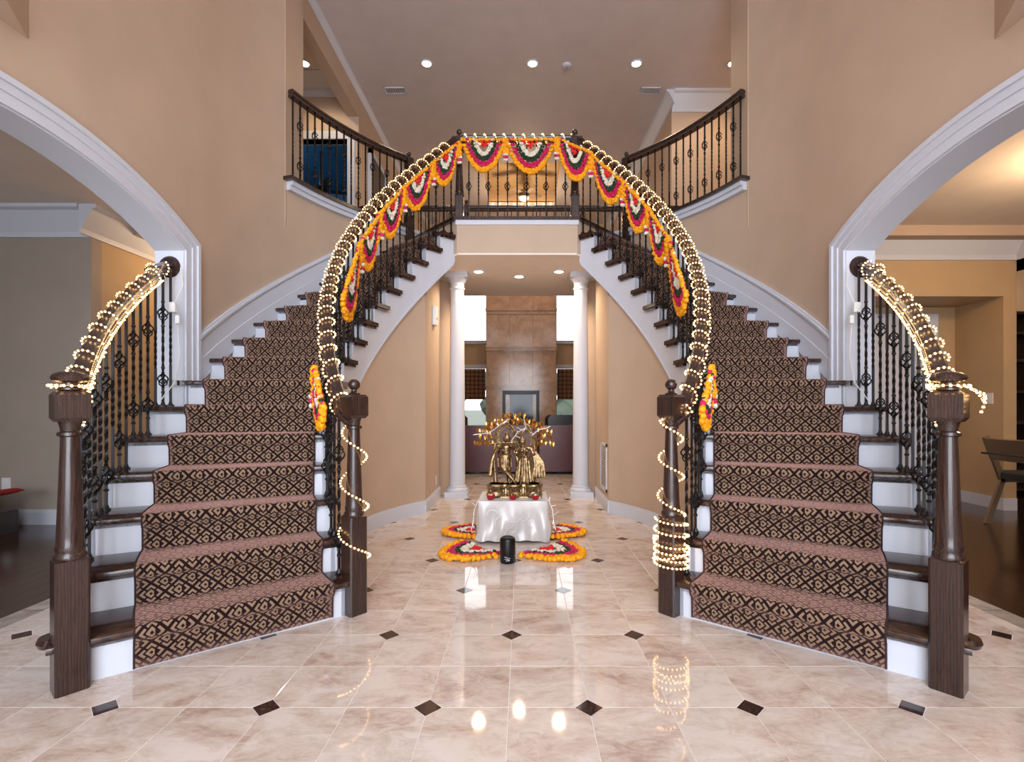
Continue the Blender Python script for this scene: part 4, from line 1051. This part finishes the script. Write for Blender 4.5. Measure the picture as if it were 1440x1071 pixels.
    VF = xf(join(*L), Matrix.Translation((x, y, z)) @ Matrix.Diagonal((1.3, 1.15, 1, 1)))
    o = build('figure', VF, BRASS, stt, (x, y, z), 'all')
    md = o.modifiers.new('merge', 'REMESH'); md.mode = 'VOXEL'; md.voxel_size = .0036; md.use_smooth_shade = True
    return o
zf = ZB+.112
figure(SX-.085, SY-.03, zf, .45, 0); figure(SX+.085, SY-.03, zf, .42, 1)
def halo(x, y, z, a, b):
    V = []
    for i in range(33):
        t = -.25*PI+1.5*PI*i/32; V.append(Vector((x+a*math.cos(t), y, z+b*math.sin(t))))
    parts = [tube(V, .009, 8), tube([v+(Vector((x, y, z))-v)*.16 for v in V], .006, 6)]
    for v in V: parts.append(capsule(v, v+(v-Vector((x, y, z))).normalized()*.012, .007, .004, 6))
    parts.append(tube([v+(Vector((x, y, z))-v)*.30 for v in V], .0045, 6))
    return join(*parts)
build('halo', halo(SX-.075, SY+.015, zf+.40, .085, .115), BRASS, stt, smooth=True)
build('halo', halo(SX+.095, SY+.015, zf+.37, .072, .095), BRASS, stt, smooth=True)
for sx in (-1, 1):
    P = [(SX+sx*.17, SY+.06, zf), (SX+sx*.185, SY+.06, zf+.2), (SX+sx*.17, SY+.06, zf+.40), (SX+sx*.125, SY+.05, zf+.50), (SX+sx*.04, SY+.04, zf+.565)]
    build('tree_trunk', tube(P, [.02, .018, .017, .015, .011], 10), BRASS, stt, smooth=True)
    for dx, z0, z1 in ((.33, .45, .43), (.31, .38, .35), (.26, .52, .50)):
        build('branch', tube([(SX+sx*.15, SY+.05, zf+z0-.03), (SX+sx*.24, SY+.03, zf+z0+.02), (SX+sx*dx, SY+.0, zf+z1)], [.008, .006, .003], 6), BRASS, stt, smooth=True)
leaf = ([(0, 0, 0), (.011, .004, -.016), (.012, .004, -.03), (0, 0, -.052), (-.012, .004, -.03), (-.011, .004, -.016), (0, -.007, -.022)], [(0, 1, 6), (1, 2, 6), (2, 3, 6), (3, 4, 6), (4, 5, 6), (5, 0, 6), (0, 5, 4, 3, 2, 1)])
LM = mesh('leaf', [Vector(v)*1.05 for v in leaf[0]], leaf[1]); LM.materials.append(GOLD)
random.seed(11)
def leaves(cx, cz, w_, n, depth=.05):
    for i in range(n):
        x = SX+cx+w_*(-.5+(i+.5)/n)
        o = put('leaf', LM, None, stt, (x, SY+random.uniform(-depth, depth)-.01, zf+cz+random.uniform(-.006, .006)))
        o.rotation_euler = (random.uniform(-.3, .3), random.uniform(-.35, .35)+(x-SX)*.5, random.uniform(-.8, .8))
for a in ((0, .615, .22, 10), (0, .57, .36, 13), (-.02, .555, .30, 9)): leaves(*a)
for sx in (-1, 1):
    for cx, cz, w_, n in ((.20, .535, .12, 5), (.27, .475, .14, 7), (.27, .43, .12, 5), (.275, .375, .17, 8), (.22, .50, .1, 4)): leaves(sx*cx, cz, w_, n)
# silver twigs over the arch
def twig(P, lab):
    P = [Vector(p) for p in P]; Q = resample(P, .02); parts = [tube(P, .004, 5)]
    for i, q in enumerate(Q[1:-1]):
        d = Vector((random.uniform(-.05, .05), random.uniform(-.03, .0), random.uniform(-.05, .045)))
        if i % 2 == 0: parts.append(tube([q, q+d*.6, q+d], [.003, .0028, .0018], 4))
    o = build('silver_twig', join(*parts), SILVERT); tag(o, lab, 'decoration')
yt = SY-.075
twig([(SX-.335, yt, zf+.43), (SX-.22, yt, zf+.44), (SX-.14, yt, zf+.50), (SX-.05, yt, zf+.565)], 'silvery twig draped over the drooping gilded leaves above the flute player')
twig([(SX-.03, yt, zf+.37), (SX+.03, yt, zf+.45), (SX+.10, yt, zf+.49), (SX+.08, yt, zf+.57)], 'silvery twig standing upright between the two statue figures')
twig([(SX+.15, yt, zf+.42), (SX+.21, yt, zf+.47), (SX+.27, yt, zf+.48), (SX+.31, yt, zf+.50)], 'silvery twig over the gilded leaves beside the skirted figure')
for sx, nm in ((-1, 'on the chime side of the satin table'), (1, 'on the grille side of the satin table')):
    twig([(PXc+sx*.30, PYc-.1, PH-.01), (PXc+sx*.335, PYc-.11, PH-.10), (PXc+sx*.345, PYc-.12, .14), (PXc+sx*.36, PYc-.13, .08)], 'silvery leaf vine hanging '+nm)
# offering bowls
def bowl(x, lab, m_body, fills):
    y = PYc-PD/2+.055; z = PH+.003
    t = thing('offering_bowl', (x, y, z), lab, 'bowl')
    build('dish', xf(lathe([(.018, 0), (.028, .01), (.034, .03), (.036, .042), (.032, .042), (.028, .03), (.0, .012)], 20), Matrix.Translation((x, y, z))), m_body, t, smooth=True)
    for i, m_ in enumerate(fills):
        a = 2*PI*i/len(fills); build('bead', scatter([(Vector((x+.017*math.cos(a), y+.017*math.sin(a), z+.042)), .011)], [FLW[i % 6]]), m_, t, smooth='all')
BLUEC = mat('blue_bead', (.03, .06, .4), .3); GRC = mat('green_bead', (.05, .3, .06), .3); REDG = mat('ruby_glass', (.35, .01, .02), .15)
bowl(PXc-.19, 'small bowl of red, blue and green beads before the flute player', REDG, [F_RD, BLUEC, GRC, F_OR, F_WH])
bowl(PXc-.005, 'small ruby red bowl with gold rim at the middle of the statue base', REDG, [GOLD, GOLD, GOLD])
bowl(PXc+.185, 'small bowl of green and red beads before the skirted figure', REDG, [GRC, F_RD, BLUEC, F_WH])
# black cylindrical speaker on the floor
x, y = -.052, 3.70
t = thing('speaker_cylinder', (x, y, 0), 'glossy black cylindrical speaker standing on the floor among the flowers', 'speaker')
build('body', xf(lathe([(.050, 0), (.056, .008), (.057, .165), (.053, .178), (.045, .184), (0, .184)], 32), Matrix.Translation((x, y, 0))), BLACK, t, smooth=True)
build('top_ring', xf(lathe([(.036, .183), (.036, .187), (.03, .187), (.03, .183)], 32), Matrix.Translation((x, y, 0))), IRON, t, smooth=True)
P = []
for dx, dz, w_ in ((-.012, .052, .02), (.006, .046, .028), (-.004, .036, .034), (.01, .031, .016), (.0, .026, .022)):
    P.append(tube([(x+dx+w_*(-.5+i/6), y-math.sqrt(.0575**2-(dx+w_*(-.5+i/6))**2), dz+.003*math.sin(i*2.1)) for i in range(7)], .0012, 4))
build('white_print', join(*P), PLASTIC, t)

# ------------------------------------------------------------------ furniture in the side rooms
x, y = -4.74, 4.45
t = thing('red_stool', (x, y, 0), 'low dark wooden stool with a curved red cushion on the wood floor', 'stool')
build('base_block', cbox(x-.06, y, 0, .56, .36, .20, .01), LWOOD, t); build('pedestal', cbox(x-.16, y, .20, .40, .3, .10, .01), LWOOD, t)
V, F = [], []
for i in range(17):
    u = -1+2*i/16; xx = x-.1+.36*u; zz = .31+.06*u*u
    V += [(xx, y-.19, zz), (xx, y+.19, zz), (xx, y+.17, zz+.045*(1-u**6)+.01), (xx, y-.17, zz+.045*(1-u**6)+.01)]
for i in range(16):
    for j in range(4): F.append((4*i+j, 4*i+(j+1) % 4, 4*i+4+(j+1) % 4, 4*i+4+j))
F += [(0, 1, 2, 3), (67, 66, 65, 64)]
build('cushion', (V, F), REDF, t, smooth=True)
dx, dy = 4.90, 4.62
t = thing('dining_chair', (dx, dy, 0), 'dining chair with angled metal frame and dark slate seat', 'chair')
def bar(a, b, w_=.028, d=.05): return sweep([Vector(a), Vector(b)], [(-w_/2, -d/2), (w_/2, -d/2), (w_/2, d/2), (-w_/2, d/2)])
for yy in (dy-.12, dy+.30):
    build('leg', bar((dx-.20, yy, .42), (dx-.35, yy, .0)), STEEL, t); build('leg', bar((dx+.18, yy, .42), (dx+.33, yy, .0)), STEEL, t)
    build('back_post', bar((dx-.20, yy, .42), (dx-.36, yy, .84)), STEEL, t)
    build('seat_rail', bar((dx-.22, yy, .425), (dx+.22, yy, .425)), STEEL, t)
build('backrest', xf(box(-.012, .012, -.23, .23, 0, .22), Matrix.Translation((dx-.29, dy+.09, .62)) @ Matrix.Rotation(-.36, 4, 'Y')), STEEL, t)
build('seat', cbox(dx, dy+.09, .44, .46, .48, .075, .02), CUSH, t, smooth=True)
t = thing('dining_table', (5.02, 3.83, 0), 'glass topped dining table beside the slate seated chair', 'table')
build('table_top', cbox(5.02, 3.83, .735, 2.2, .92, .014, .004), TABLEG, t)
for xx in (4.75, 5.5): build('pedestal', cbox(xx+.1, 3.83, 0, .12, .5, .735, .01), STEEL, t)
t = thing('bookcase', (6.1, 6.6, 0), 'tall dark wooden bookcase in the room beyond the dining area', 'bookcase')
for xx in (5.62, 6.6): build('side_panel', box(xx, xx+.04, 6.5, 6.85, 0, 2.35), LWOOD, t)
build('back_panel', box(5.62, 6.64, 6.83, 6.86, 0, 2.35), LWOOD, t)
for z in (.05, .5, .9, 1.3, 1.7, 2.05, 2.31): build('shelf', box(5.66, 6.6, 6.5, 6.83, z, z+.035), LWOOD, t)
# lamps of the rooms, plus added light for the blue and far rooms
def pendant(x, y, top, z, lab, power, col):
    t = thing('flush_lamp', (x, y, top), lab, 'ceiling light')
    build('canopy', xf(lathe([(.0, 0), (.16, 0), (.17, -.02), (.14, -.03), (0, -.03)], 24), Matrix.Translation((x, y, top))), STEEL, t, smooth=True)
    build('bowl', xf(lathe([(.13, -.03), (.15, -.05), (.11, -.09), (.0, -.11)], 24), Matrix.Translation((x, y, top))), emit('lamp_bowl', (1, .8, .55), 3), t, smooth=True)
    point('room_lamp', (x, y, z), power, col, .12)
pendant(4.3, 3.6, 3.02, 2.75, 'warm flush ceiling lamp over the dining table', 55, (1, .68, .40))
pendant(-3.3, 6.0, 3.02, 2.75, 'warm flush ceiling lamp in the recess behind the stool room', 30, (1, .68, .40))
pendant(-5.2, 8.9, CEILZ-.02, 5.6, 'added ceiling lamp out of view, brightening the blue room', 60, (.75, .9, 1))  # added lamp, kept out of view, brightens the blue room
pendant(4.2, 6.7, CEILZ, 5.6, 'warm flush ceiling lamp in the upstairs hall by the balcony', 25, (1, .75, .5))
point('fan_lamp_glow', (.1, 11.2, 5.2), 60, (1, .74, .48), .1)
point('far_room_fill', (6.2, 7.4, 2.7), 12, (1, .75, .5), .1)  # added fill without a fixture, lightens the dark room around the bookcase
